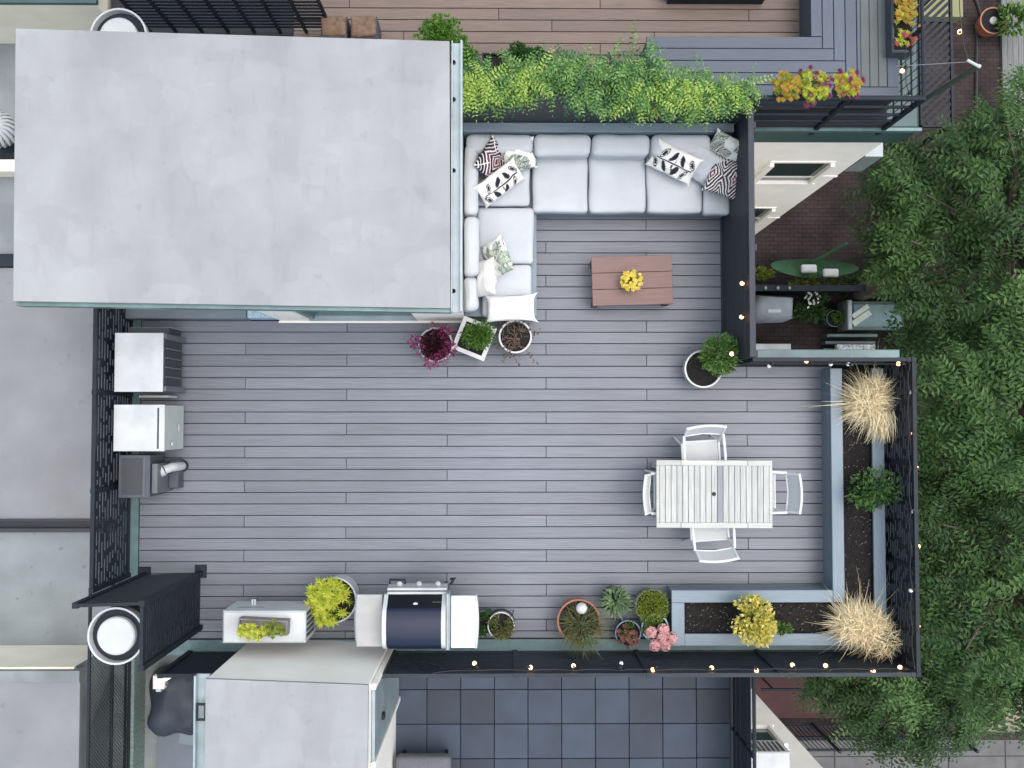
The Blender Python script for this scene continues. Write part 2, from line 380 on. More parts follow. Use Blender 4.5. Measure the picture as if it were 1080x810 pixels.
DX0 = ax(147, 0, 560); DX1 = ax(866, 0, 500); NX = ax(761.5, 0, 300); DY0 = ay(673, 0)
NY = YREF-3*PIT; WY = YREF+PIT          # WY = front wall of the stair bulkhead
mb = boards_x([(DX0, DX1+.15, DY0, NY), (DX0, NX, NY, WY), (-.49, NX, WY, 3.36)], 0, PIT, YREF, JL, PER)
struct(mb.build('deck', M_deck))
# ---------------------------------------------------------------- our building below the deck
EX = 4.80; EY0 = -3.0; EYN = .70; FX = NX+.04
b = thing('apartment_building', 'apartment house whose roof carries the large grey deck', 'building', (0, 0, GZ))
m = MB()
m.box(-4.86, EX, EY0, EYN, GZ, -.03); m.box(-4.86, FX, EYN, 3.44, GZ, -.03)
m.build('wall', M_siding, b)
m = MB(); m.box(DX0-.02, DX1+.9, DY0-.02, NY+.02, -.03, -.027); m.box(DX0-.02, NX, NY, 3.4, -.03, -.0265)
m.build('roof_membrane', M_under, b)
m = MB()   # teal copings round the roof edge
m.box(-4.86, DX0-.008, EY0, WY, -.1, .012)
m.box(DX0-.008, EX, EY0, DY0-.012, -.1, .014)
m.box(FX-.02, EX+.02, NY+.012, EYN, -.1, .01)
m.build('coping', M_tealtrim, b)
xr = ax(948, -.12, 373); m = MB(); m.box(FX+.02, xr, EYN+.002, ay(368.5, -.1), -.22, -.09, bev=.01); m.build('cornice', mat('mid_teal_metal', (.11,.185,.195), .45, .12, 6, var2=.15, scale2=2), b)
# windows of the rear walls, on the sides that face the gardens
def win(parent, c, w_, h_, axis, sgn, frame=M_white, d=.05):
    """c = centre on the wall plane; axis = normal axis"""
    def bx(mb, u0, u1, z0, z1, a, b_):
        if axis == 'x': mb.box(c[0]+sgn*a, c[0]+sgn*b_, c[1]+u0, c[1]+u1, c[2]+z0, c[2]+z1)
        else: mb.box(c[0]+u0, c[0]+u1, c[1]+sgn*a, c[1]+sgn*b_, c[2]+z0, c[2]+z1)
    g = MB(); bx(g, -w_/2, w_/2, -h_/2, h_/2, .002, .012)
    wo = g.build('window', M_glass, parent)
    f = MB(); t = .06
    bx(f, -w_/2-t, w_/2+t, h_/2, h_/2+t, .002, .02); bx(f, -w_/2-t, -w_/2, -h_/2, h_/2, .002, d); bx(f, w_/2, w_/2+t, -h_/2, h_/2, .002, d)
    wo2 = f.build('frame', frame); wo2.parent = wo
    f = MB(); bx(f, -w_/2-.1, w_/2+.1, -h_/2-.07, -h_/2-.001, .002, .07)
    s2 = f.build('sill', frame); s2.parent = wo
    # child vertices were written in world space: shift them to the parent's origin
    off = Vector((0,0,0)); q = parent
    while q is not None: off += q.location; q = q.parent
    for o in (wo2, s2):
        for v in o.data.vertices: v.co -= off
    return wo
for fl in range(4):
    for yy in (-2.2, -.6): win(b, (EX, yy, -1.9-3*fl), .85, 1.3, 'x', 1)
    win(b, (FX, 2.2, -1.9-3*fl), .8, 1.3, 'x', 1)
# ---------------------------------------------------------------- neighbour above in the photo (white rear wall, brown deck)
NZ = .45; NWX = 5.08; NWY = 3.66; CX = 4.74
nb = thing('rendered_house', 'cream rendered house with teal cornice below the brown deck and slate bench', 'building', (0, 6, GZ))
m = MB(); m.box(-4.85, NWX, NWY, 12, GZ, -.3); m.box(-4.9, FX, 3.46, NWY+.01, GZ, -.05); m.build('wall', M_siding, nb)
m = MB(); m.box(FX+.03, NWX+.12, NWY-.07, NWY+.3, -.3, .3, bev=.03); m.box(CX+.08, NWX+.12, NWY+.3, 12, -.3, .3, bev=.03)
m.build('cornice', M_tealdark, nb)
m = MB(); m.box(FX+.03, NWX+.15, NWY-.1, NWY-.06, .22, .30); m.build('gutter_edge', M_tealtrim, nb)
# rear wall windows seen at a steep angle
for (xa, xb, yt, yb_) in ((801, 879, 168, 187), (745, 822, 217, 238)):
    zt = H-(NWY*F/(438-yt)); zb = H-(NWY*F/(438-yb_)); 
    ww = .82; xc = 4.31
    win(nb, (xc, NWY, (zt+zb)/2), ww, (zt-zb), 'y', -1, d=.07)
m = MB()
for z_ in (-2.25, -5.2, -8.2): m.box(FX+.05, NWX+.008, NWY-.015, NWY-.001, z_-.05, z_+.02)
m.each('string_course', M_white, nb)
for z_ in (-6.1, -9.1): win(nb, (4.31, NWY, z_), .82, 1.0, 'y', -1)
m = MB(); m.box(-4.85, CX, 3.6, 12, .3, NZ-.028); m.build('roof_slab', M_under, nb)
# brown deck
jy = ay(14, NZ); pit2 = .1455
mb = boards_x([(-2.6, ax(853, NZ, 20), 3.78, 11.9)], NZ, pit2, ay(45.5, NZ), [ax(633, NZ, 20), ax(526, NZ, 20), ax(582, NZ, 20), ax(690, NZ, 20)], 3.1)
struct(mb.build('neighbour_deck', M_brown))
# ---------------------------------------------------------------- slate bench, L shaped
BZ = .9
tb = thing('corner_bench', 'long L-shaped slate blue slatted bench round the corner of the brown deck', 'bench', (ax(760, BZ, 80), ay(80, BZ), NZ))
bx0 = ax(682, BZ, 60); ytop = ay(37.5, BZ); pb = .1455
mh = MB(); mv = MB()
cols = [ax(855.5, BZ, 60)]
for i in range(5): cols.append(cols[0]+pb*(i+1)*.94)
for i in range(4):
    xe = cols[1+i] if i < 4 else cols[4]
    mh.box(bx0, xe-.004, ytop-pb*(i+1)+.004, ytop-pb*i-.004, BZ-.03, BZ, bev=.003)
mh.box(bx0, cols[4], ytop-pb*5+.004, ytop-pb*4-.004, BZ-.03, BZ, bev=.003)
for i in range(4):
    mv.box(cols[i]+.004, cols[i+1]-.004, ytop-pb*i+.004, 11.9, BZ-.03, BZ-.0005, bev=.003)
    
mh.build('seat', M_bench, tb); mv.build('seat_return', M_benchy, tb)
m = MB(); m.box(bx0+.01, cols[4], ytop-pb*5+.02, ytop-.02, NZ, BZ-.032); m.box(cols[0]+.01, cols[4], ytop-pb*4, 11.9, NZ+.002, BZ-.034)
m.build('fascia', M_bench, tb)
td = thing('raised_platform', 'green-grey slatted platform between the slate bench and the railing corner', 'platform', (ax(920, BZ, 50), ay(50, BZ), NZ))
m = MB(); xs = [ax(p, BZ, 60) for p in (908, 917.3, 926.5, 935.5)]
yb_ = ay(90.5, BZ)
for i in range(3): m.box(xs[i]+.003, xs[i+1]-.003, yb_+.004, 11.9, BZ-.03, BZ-.001, bev=.003)
m.build('boards', M_benchg, td)
m = MB(); xe = ax(947.5, BZ, 60)
m.box(cols[4]+.004, xs[0]-.002, yb_-.0, 11.9, BZ-.03, BZ, bev=.003); m.box(xs[3]+.004, xe, yb_, 11.9, BZ-.03, BZ, bev=.003)
m.build('side_board', M_benchy, td)
m = MB(); m.box(cols[4]+.004, xe, yb_-.13, yb_-.004, BZ-.03, BZ, bev=.003); m.build('end_board', M_bench, td)
m = MB(); m.box(cols[4]+.004, xe-.01, yb_-.12, 11.9, NZ, BZ-.032); m.build('fascia', M_blackwx, td)
# ---------------------------------------------------------------- stair bulkhead with the big pale roof
ZL, ZR = 2.9, 2.5
bh = thing('stair_bulkhead', 'large stair house under a wide pale grey roof beside the sofa', 'roof house', (-2.5, 2.4, 0))
c1 = at(16.5, 30, ZL); c2 = at(474, 43.5, ZR); c3 = at(475, 325, ZR); c4 = at(14, 317.5, ZL)
m = MB(); m.prism([c1, c2, c3, c4], [ZL-.07, ZR-.07, ZR-.07, ZL-.07], [ZL, ZR, ZR, ZL]); m.build('roof', M_roof, bh)
m = MB()   # teal edge under the roof sheet
def grow(p, dx, dy): return (p[0]+dx, p[1]+dy)
q1, q2, q3, q4 = grow(c1, -.012, .015), grow(c2, 0, .015), grow(c3, 0, -.035), grow(c4, -.012, -.035)
m.prism([q1, q2, q3, q4], [ZL-.2, ZR-.2, ZR-.2, ZL-.2], [ZL-.072, ZR-.072, ZR-.072, ZL-.072]); m.build('fascia', M_tealtrim, bh)
gx = ax(487.5, ZR, 180)
gut = MB(); g0, g1 = c3[0]+.004, gx
gut.box(g0, g1, c3[1]-.03, c2[1]+.02, ZR-.13, ZR-.10); gut.box(g1-.02, g1, c3[1]-.03, c2[1]+.02, ZR-.1, ZR-.02)
gut.box(g0+.001, g0+.012, c3[1]-.03, c2[1]+.02, ZR-.1, ZR-.03)
go = gut.build('gutter', M_tealpale, bh)
m = MB()
for py in (66, 105, 180, 307):
    X, Y = at(478.5, py, ZR-.1); m.lathe((X, Y, ZR-.098), [(.022, 0), (.022, .012), (.012, .012), (.012, 0)], 12)
m.build('outlet', M_black, bh)
WX = -.50; XA = -4.52
dl, dr = -2.47, -1.10
m = MB(); wy1 = 3.62
m.box(XA, ax(296, 0, 338)-.01, WY+.26, wy1, 0, 2.42)
m.box(ax(296, 0, 338), dl, WY, WY+.4, 0, 2.3); m.box(dr, WX, WY, WY+.4, 0, 2.3)
m.box(dl, dr, WY, WY+.4, 2.05, 2.3)
m.box(ax(296, 0, 338)-.01, WX, WY+.4, wy1, 0, 2.3)
m.build('wall', M_siding, bh)
m = MB(); m.box(ax(296, 0, 338)-.02, WX+.01, WY-.03, WY-.002, 0, .035, bev=.008); m.build('threshold', M_white, bh)
m = MB(); m.box(dl+.002, dr-.002, WY-.001, WY+.118, 0, .03); m.build('sill', M_tealpale, bh)
dm = MB(); dm.box(dl+.07, dr-.005, WY+.12, WY+.16, .04, 2.0); do = dm.build('door', M_tealpale, bh)
def kid(mb, name, mt, par):
    o = mb.build(name, mt, None, world=False); q = par; off = Vector((0,0,0))
    while q is not None: off += q.location; q = q.parent
    for v in o.data.vertices: v.co -= off
    o.parent = par; return o
m = MB(); m.box(dl+.002, dl+.07, WY+.02, WY+.2, .036, 2.04); m.box(dl+.07, dl+.11, WY+.08, WY+.12, .036, 2.04); m.box(dl+.07, dr-.01, WY+.06, WY+.12, .001, .06)
m.box(-1.8, -1.76, WY+.09, WY+.119, .06, 2.0)
kid(m, 'frame', M_tealtrim, do)
m = MB(); m.box(XA-.25, ax(265, 0, 338), WY+.0, WY+.25, 0, .24, bev=.006); m.build('kerb_box', M_slab, bh)
# speckled box and wall lamp by the door
X0, X1 = ax(265.5, 0, 338), ax(295, 0, 338)
m = MB(); m.box(X0, X1, WY+.01, WY+.16, 0, .22, bev=.01)
tag(m.build('storage_box', mat('speckled_blue_plastic', (.34,.45,.55), .6, .5, 90), origin=((X0+X1)/2, WY+.08, 0)), 'small speckled pale blue box on the deck left of the teal door', 'box')
lx, ly = at(271, 325.5, 1.0)
wl = thing('wall_lantern', 'small wall lantern under the roof edge above the speckled blue box', 'lamp', (lx, WY+.26, 1.0))
m = MB(); m.box(lx-.05, lx+.05, WY+.235, WY+.258, .92, 1.08); m.build('back_plate', M_alu, wl)
m = MB(); m.lathe((lx, WY+.15, .93), [(.03,0),(.055,.02),(.055,.14),(.03,.17)], 14); m.build('glass_shade', M_bulboff, wl)
m = MB(); m.tube([(lx, WY+.235, 1.06), (lx, WY+.15, 1.12), (lx, WY+.15, 1.1)], .01); m.build('arm', M_alu, wl)
# ---------------------------------------------------------------- bulkhead of the neighbour below
Z2 = 1.85
b2 = thing('neighbour_bulkhead', 'smaller white stair house with pale roof beside the paved terrace', 'roof house', (-2.3, -3.6, -.8))
e1 = at(217, 716, Z2); e2 = at(388.5, 722.5, Z2); e3 = (e2[0]-.01, -5.2); e4 = (e1[0], -5.2)
m = MB(); m.prism([e1, e2, e3, e4], Z2-.04, Z2); m.build('roof', M_roof, b2)
m = MB(); m.prism([(e1[0], e1[1]-.01), (e2[0]-.01, e2[1]-.01), (e3[0]-.01, e3[1]), e4], -.8, Z2-.045); m.build('wall', M_white, b2)
m = MB(); gx0 = ax(205, Z2-.08, 760)
m.box(gx0, e1[0]-.002, -5.2, e1[1]+.015, Z2-.16, Z2-.13); m.box(gx0, gx0+.02, -5.2, e1[1]+.015, Z2-.13, Z2-.05); m.build('gutter', M_tealpale, b2)
m = MB(); X, Y = at(211, 752, Z2)
m.box(X-.05, X+.05, Y-.09, Y-.07, Z2-.05, Z2-.02); m.box(X-.05, X+.05, Y+.07, Y+.09, Z2-.05, Z2-.02); m.box(X-.05, X-.035, Y-.09, Y+.09, Z2-.05, Z2-.021); m.box(X+.035, X+.12, Y-.0, Y+.015, Z2-.05, Z2-.019); m.box(X+.035, X+.05, Y-.09, Y+.09, Z2-.05, Z2-.021)
m.build('gutter_strap', M_black, b2)
rx = e2[0]+.0
m = MB(); m.box(rx-.005, rx+.03, -3.75, e2[1]-.12, -.75, 1.55); d2 = m.build('door', M_tealpale, b2)
m = MB(); m.box(rx-.004, rx+.045, e2[1]-.12, e2[1]-.06, -.78, 1.6); m.box(rx-.004, rx+.045, -3.81, -3.75, -.78, 1.6)
kid(m, 'frame', M_white, d2)
m = MB()
for yy, zz in ((-3.2, -.2), (-3.45, .9)): m.box(rx+.03, rx+.06, yy-.03, yy+.03, zz, zz+.12)
kid(m, 'hinge', M_black, d2)
# ---------------------------------------------------------------- paved terrace below
TZ = -.8; TX0 = rx; TX1 = 3.07
tw = thing('terrace_house', 'house with white rear wall under the slate-tiled terrace', 'building', (1, -5, GZ))
m = MB(); m.box(-4.86, TX1+.02, -9, EY0-.01, GZ, TZ-.05); m.box(TX1+.02, 4.68, -9, -5.18, GZ, -1.2); m.build('wall', M_white, tw)
cs = [ax(450.2+35.55*i, TZ, 760) for i in range(-1, 10)]; rsy = [ay(727.2, TZ), ay(763.6, TZ), ay(799.5, TZ)]
pt = rsy[0]-rsy[1]; rows = [rsy[0]+pt]+[rsy[0]-pt*i for i in range(15)]
m = MB()
for i in range(len(cs)-1):
    for j in range(len(rows)-1):
        m.box(cs[i]+.004, min(cs[i+1]-.004, TX1), rows[j+1]+.004, rows[j]-.004, TZ-.04, TZ+R.uniform(0, .002), bev=.004)
struct(m.build('terrace_paving', M_tile))
m = MB(); m.box(TX0-.05, TX1+.02, -9, EY0-.01, TZ-.05, TZ-.04); struct(m.build('terrace_bed', M_under))
# window and air conditioner in the white wall at lower right
xw, yw = at(806, 770, -3.0)
WYB = -5.18
def zat(py, Y): return H-(Y*F/(438-py))
zt, zb = zat(786, WYB), zat(766, WYB)
wo = win(tw, (3.95, WYB, (zt+zb)/2), .8, abs(zt-zb), 'y', 1, d=.08)
ac = thing('window_air_conditioner', 'white air conditioner jutting from the window of the lower right wall', 'air conditioner', (3.68, WYB+.2, -1.72))
m = MB(); m.box(3.38, 3.97, WYB+.09, WYB+.5, -1.72, -1.25, bev=.015); m.build('housing', M_acwhite, ac)
m = MB()
for i in range(8): m.box(3.42+i*.065, 3.46+i*.065, WYB+.501, WYB+.507, -1.67, -1.3)
m.build('vent_slots', M_grille, ac)
# soft furniture on the terrace, mostly out of frame
X, Y = at(446, 812, TZ+.45)
m = MB(); m.rbox((X, Y-.12, TZ+.36), (.36, .28, .1), .06, n=8, bulge=.02)
ot = thing('ottoman', 'dark grey cushioned stool on the slate terrace at the bottom edge', 'stool', (X, Y-.12, TZ))
m.build('cushion', mat('charcoal_fabric', (.11,.115,.13), .9, .1, 40), ot, smooth=True)
m = MB()
for sx in (-1, 1):
    for sy in (-1, 1): m.box(X+sx*.28-.02, X+sx*.28+.02, Y-.12+sy*.2-.02, Y-.12+sy*.2+.02, TZ, TZ+.29)
m.each('leg', M_black, ot)
# ================================================================== RAILINGS AND SCREENS
def slotpanel(p, q, z0, z1, rnd, pitch=.062, slat=.036, th=.012, fill=.35):
    """pierced metal panel: long slats with staggered bridges"""
    mb = MB(); p = Vector((*p, 0)); q = Vector((*q, 0)); d = (q-p); L = d.length; d.normalize()
    z = z0
    while z < z1-.02:
        zz = Vector((0, 0, z+slat/2))
        mb.beam(p+zz, q+zz, th, min(slat, z1-z))
        s = rnd.uniform(0, .15)
        while s < L-.05 and z+pitch < z1:
            w_ = rnd.uniform(.03, .2)*fill*2
            e = min(L, s+w_)
            zf = Vector((0, 0, z+slat+(pitch-slat)/2))
            mb.beam(p+d*s+zf, p+d*e+zf, th*.8, pitch-slat)
            s = e+rnd.uniform(.05, .32)*(1-fill)*1.6
        z += pitch
    return mb
def railing(name, label, pts, h, z0=0, posts=1.35, fill=.35, seed=1, cat='railing', matp=None, caps=True, group=None, top=.045, pitch=.062, slat=.036):
    rnd = random.Random(seed); matp = matp or M_black
    a = Vector((*pts[0], z0))
    t = thing(name, label, cat, a, group=group)
    for i in range(len(pts)-1):
        p = Vector(pts[i]); q = Vector(pts[i+1]); L = (q-p).length; n = max(1, round(L/posts)); d = (q-p)/n
        slotpanel(p, q, z0+.07, z0+h-.06, rnd, fill=fill, pitch=pitch, slat=slat).build('panel', matp, t)
        m = MB(); m.beam((*p, z0+h-.02), (*q, z0+h-.02), top, .04); m.build('top_rail', matp, t)
        m = MB(); m.beam((*p, z0+.05), (*q, z0+.05), .035, .035); m.build('bottom_rail', matp, t)
        for k in range(n+1):
            if k == n and i < len(pts)-2: continue
            c = p+d*k
            m = MB(); m.box(c.x-.028, c.x+.028, c.y-.028, c.y+.028, z0, z0+h+.005, bev=.004); m.build('post', matp, t)
    return t
RH = 1.07
rx0, ry0 = at(969, 711.5, RH); rxt, ryt = at(968, 379, RH)
railing('metal_railing', 'black pierced railing along the right edge of the deck behind the straw grasses', [(rx0, ry0), (rx0, ryt)], RH, seed=2, fill=.42, pitch=.05, slat=.03)
railing('metal_railing', 'black pierced railing along the bottom edge behind the grill and flower pots', [(ax(404, RH, 705), ry0), (rx0-.06, ry0)], RH, seed=3, matp=M_railpanel, fill=.75, pitch=.05, slat=.04)
railing('metal_railing', 'short black railing below the air conditioner with the flower trough, near the tall dark screen', [(-3.93, ry0), (ax(285, .2, 700), ry0)], RH*.98, seed=4, fill=.8, pitch=.05, slat=.042)
railing('metal_railing', 'black railing with festoon bulbs over the yard above the raised planter', [(NX+.12, ryt), (rx0-.06, ryt)], RH, seed=5, fill=.5)
lx0 = ax(96, RH, 500)
railing('metal_railing', 'black pierced railing on the left edge behind the metal cabinets', [(lx0+.02, WY+.2), (lx0+.02, -2.0)], RH, seed=6, fill=.33, pitch=.075, slat=.04)
# open mesh railing further down on the left
t = thing('mesh_railing', 'black wire mesh railing at lower left beside the stained grey wall', 'railing', (lx0, -3.2, -.6))
m = MB()
mz0, mz1 = -.1, 1.0
for yy in (-2.6, -5.4): m.box(lx0-.02, lx0+.02, yy-.02, yy+.02, -.6, 1.04)
m.each('post', M_black, t)
for z_, nm in ((1.04, 'top_rail'), (.42, 'middle_rail'), (-.1, 'bottom_rail')):
    m = MB(); m.beam((lx0, -2.0, z_), (lx0, -5.4, z_), .03, .03); m.build(nm, M_black, t)
m = MB(); k = -2.6
while k > -5.4:
    for s_ in (1, -1):
        L = 1.1; a = (lx0+.003*s_, k, mz0); b_ = (lx0+.003*s_, k-L*s_*.9, mz1)
        if -5.5 < b_[1] < -2.55: m.tube([a, b_], .0035, 3, cap=False)
    k -= .05
m.build('wire_mesh', M_black, t)
# dark boarded fence right of the sofa
FH = 1.37
fx = ax(794.5, FH, 250); fyt = ay(112, FH)
t = thing('boarded_fence', 'black stained board fence right of the sofa and coffee table', 'fence', (fx, 2.0, 0))
m = MB(); n = 13; yb0 = ryt+.03; 
for i in range(n):
    z_ = .02+i*(FH-.06)/n
    m.box(fx-.035, fx-.012, yb0, 3.5, z_, z_+(FH-.06)/n-.006, bev=.002)
m.build('boards', M_blackw, t)
m = MB(); m.box(fx-.05, fx+.02, yb0-.02, 3.5, FH-.035, FH, bev=.004); m.build('cap_rail', M_blackw, t)
for yy in (yb0+.02, 1.9, 3.3):
    m = MB(); m.box(fx-.011, fx+.05, yy-.035, yy+.035, -.05, FH-.036); m.build('post', M_blackw, t)
m = MB(); m.box(NX+.006, fx-.05, NY, 3.4, -.02, .035); m.build('kickboard', M_blackw, t)
# black board wall behind the sofa
t = thing('boarded_wall', 'black board wall under the trailing greenery behind the sofa', 'fence', (1.1, 3.52, 0))
m = MB(); 
for i in range(11):
    z_ = .8+i*.085; m.box(-.49, fx-.06, 3.49, 3.515, z_, z_+.078, bev=.002)
m.build('boards', M_blackwx, t)
m = MB(); m.box(-.49, fx-.06, 3.516, 3.56, 0, 1.70); m.build('backing', M_black, t)
# railing of the neighbour (tubes) with its corner
NH = 1.40
ny = ay(103.5, NH, 880); nxr = ax(974, NH, 106)
t = thing('tube_railing', 'dark tube railing of the upper deck above the teal cornice', 'railing', (nxr, ny, .4))
for i, z_ in enumerate((NH, 1.1, .83, .6)):
    m = MB(); r = .032 if i == 0 else .02
    m.tube([(fx+.02, ny, z_), (nxr, ny, z_)], r, 8); m.tube([(nxr, ny, z_), (nxr, 11.9, z_)], r*.6, 8); m.build('rail', M_black, t, smooth=True)
for xx in (fx+.08, 3.9, nxr):
    m = MB(); m.box(xx-.025, xx+.025, ny-.025, ny+.025, .1, NH+.01); m.build('post', M_black, t)
for yy in (4.4, 5.4, 6.6, 7.8, 9, 10.2, 11.4):
    m = MB(); m.box(nxr-.02, nxr+.02, yy-.02, yy+.02, .1, NH); m.build('post', M_black, t)
m = MB(); m.box(nxr-.28, nxr-.0, ny-.02, 6.2, .1, .3); 
# narrow balusters of the side rail
m = MB()
for i in range(26): m.tube([(nxr, ny+.1*(i+1), .35), (nxr, ny+.1*(i+1), NH)], .006, 4)
m.build('balusters', M_black, t)
m = MB()
for i in range(5): m.box(nxr-.24+i*.05, nxr-.22+i*.05, ny+.06, 6.2, .32, .35)
tag(m.build('drain_grating', M_acdark, origin=(nxr-.1, 4.8, .32)), 'dark slotted grating between the platform and the tube railing', 'grating')
# privacy screen round the flue (two panels and posts)
SH = 1.9
def base_top(px, py): return at(px, py, SH)
pA = at(79, 639, SH); pB = at(149.5, 636.5, SH); pC = at(148.5, 705, SH)
t = thing('privacy_screen', 'tall black pierced corner screen round the round flue cap at lower left', 'screen', (pB[0], pB[1], 0))
slotpanel(pA, pB, .05, SH-.03, random.Random(8), pitch=.05, slat=.046, fill=.9).build('solid_panel', M_blackw, t)
slotpanel(pB, pC, .05, SH-.03, random.Random(9), pitch=.06, slat=.032, fill=.25).build('slotted_panel', M_black, t)
m = MB(); m.beam((*pA, SH-.02), (*pB, SH-.02), .035, .04); m.beam((*pB, SH-.019), (*pC, SH-.019), .035, .04); m.build('top_rail', M_black, t)
for c in (pA, pB, pC):
    m = MB(); m.box(c[0]-.03, c[0]+.03, c[1]-.03, c[1]+.03, 0, SH+.004); m.build('post', M_black, t)
for c in (pA, pB):
    m = MB(); m.box(c[0]-.07, c[0]+.07, c[1]-.06, c[1]+.1, .001, .03, bev=.005); m.build('base_plate', M_black, t)
# railing of the slate terrace, at right
t = thing('tube_railing', 'dark three-bar railing at the right end of the slate terrace', 'railing', (TX1, -4, TZ))
for xx, z_ in ((TX1, .25), (TX1, -.05), (TX1, -.4), (TX1, -.62)):
    m = MB(); m.tube([(xx, EY0-.05, z_), (xx, -5.6, z_)], .024, 8); m.build('rail', M_black, t, smooth=True)
m = MB(); m.box(TX1-.004, TX1+.004, -5.6, EY0-.05, TZ, .1); m.build('panel', M_blackw, t)
for yy in (-3.1, -4.2, -5.15):
    m = MB(); m.box(TX1-.02, TX1+.02, yy-.02, yy+.02, TZ, .26); m.build('post', M_black, t)
# slatted screen at the top left, behind the stair house
t = thing('louvre_screen', 'tall black louvred screen at the top behind the large pale roof', 'screen', (-3.5, 4.72, NZ))
sx1 = ax(351, NZ, 24); sy = 4.74
m = MB()
for i in range(30): m.beam((-4.35, sy, NZ+.12+i*.085), (sx1, sy, NZ+.12+i*.085), .012, .045)
m.build('louvres', M_black, t)
for i in range(8):
    xx = sx1-i*.32
    m = MB(); m.beam((xx, sy-.02, NZ), (xx, sy-.02, NZ+2.7), .035, .03, up=(0,1,0)); m.build('post', M_black, t)
m = MB(); m.box(-4.85, -2.6, 3.78, 6.2, NZ-.02, NZ); struct(m.build('neighbour_roof', M_under))
# ------------------------------------------------------------------ flue caps
def flue(px, py, z, label):
    X, Y = at(px, py, z); t = thing('flue_cap', label, 'flue', (X, Y, -.4))
    m = MB(); m.lathe((X, Y, -.4), [(.24, 0), (.24, z+.4-.12), (.2, z+.4-.12)], 32); m.build('pipe', M_alu, t, smooth=True)
    m = MB(); m.lathe((X, Y, z-.12), [(.27, 0), (.30, .0), (.305, .1), (.305, .115), (.285, .115), (.28, .03), (.2, .02)], 40); m.build('rim', M_acwhite, t, smooth=True)
    m = MB(); m.lathe((X, Y, z-.095), [(.279, 0), (.279, .012)], 40); m.build('dark_ring', M_black, t)
    m = MB(); m.lathe((X, Y, z-.08), [(.18, 0), (.203, .01), (.203, .07), (.19, .085), (.12, .094), (.03, .1), (0, .1)], 40); m.build('cap', M_acwhite, t, smooth=True)
flue(122, 671, 1.75, 'round white flue cap with dark ring inside the black corner screen')
flue(124.5, 38, 2.0, 'round white flue cap half hidden behind the top of the large pale roof')
# ------------------------------------------------------------------ neighbours on the left
RZ = -.4
lb = thing('left_neighbour_house', 'adjoining house at left with flat grey roof sections', 'building', (-6.5, 0, GZ))
m = MB(); m.box(-12, -4.93, -9, 12, GZ, RZ-.03); m.build('wall', M_wallg, lb)
yA0 = ay(546, RZ); yA1 = ay(284, RZ); yB1 = ay(560, RZ); yB0 = ay(679, RZ)
m = MB(); m.box(-12, -4.93, yA0, yA1, RZ-.03, RZ+.06); m.build('upper_roof', M_roof2, lb)
m = MB(); m.box(-12, -4.93, yB0, yB1, RZ-.03, RZ+.02); m.build('middle_roof', M_roof3, lb)
m = MB(); m.box(-12, -4.93, yB1, yA0, RZ-.03, RZ-.01); m.box(-12, -4.93, yA0-.03, yA0-.001, RZ-.01, RZ+.1); m.box(-12, -4.93, yB1, yB1+.05, RZ-.01, RZ+.08); m.build('parapet_gap', M_blackwx, lb)
zc = .72
m = MB(); m.box(-12, -5.08, -9, yB0, RZ, zc-.06); m.build('lower_stair_house', M_cream, lb)
m = MB(); m.box(-5.079, -5.06, -9, yB0, RZ, zc-.07); m.build('side_cladding', M_wallg, lb)
y1 = ay(706, zc); y2 = ay(718, zc)
m = MB(); m.box(-12, -4.98, y2, y1, zc-.14, zc+.02); m.build('dark_coping', M_wallg, lb)
m = MB(); m.box(-12, -4.98, -9, y2, zc-.059, zc); m.build('lower_roof', M_roof2, lb)
yU = ay(48, RZ)
m = MB(); m.box(-12, -4.9, yU, 12, RZ, .8); m.build('upper_stair_house', M_cream, lb)
yv = ay(7, .8)
m = MB(); m.box(-12, -4.85, yv, 12, .801, .86); m.build('upper_coping', M_tealdark, lb)
m = MB(); m.box(-12, -4.93, yA1+.05, yU, RZ-.03, RZ+.012); m.build('back_roof', M_roof3, lb)
m = MB(); m.box(-12, -4.95, ay(283, RZ), ay(270, RZ), RZ+.012, RZ+.12); m.build('dark_kerb', M_black, lb)
m = MB(); m.box(-12, -5.0, ay(188, RZ), ay(176, RZ), RZ+.012, RZ+.3); m.build('white_kerb', M_cream, lb)
m = MB(); m.box(-12, -5.0, ay(174, RZ), ay(155, RZ), RZ+.012, RZ+.2); m.build('rooflight_edge', M_black, lb)
X, Y = at(2, 138, 0)
tv = thing('turbine_vent', 'white ribbed round roof vent at the left edge beside the large pale roof', 'vent', (X, Y, RZ))
m = MB(); m.lathe((X, Y, RZ), [(.12, 0), (.12, .3)], 20); m.build('neck', M_alu, tv)
m = MB()
for i in range(20):
    a = 2*math.pi*i/20; pts = []
    for k in range(6):
        ph = math.pi*(.12+.76*k/5); rr = .2*math.sin(ph)+.02; aa = a+k*.12
        pts.append((X+rr*math.cos(aa), Y+rr*math.sin(aa), RZ+.46-.18*math.cos(ph)))
    m.tube(pts, .02, 5)
m.build('blades', M_acwhite, tv, smooth=True)
m = MB(); m.lathe((X, Y, RZ+.6), [(.07, 0), (.07, .04), (0, .06)], 16); m.build('cap', M_acwhite, tv)
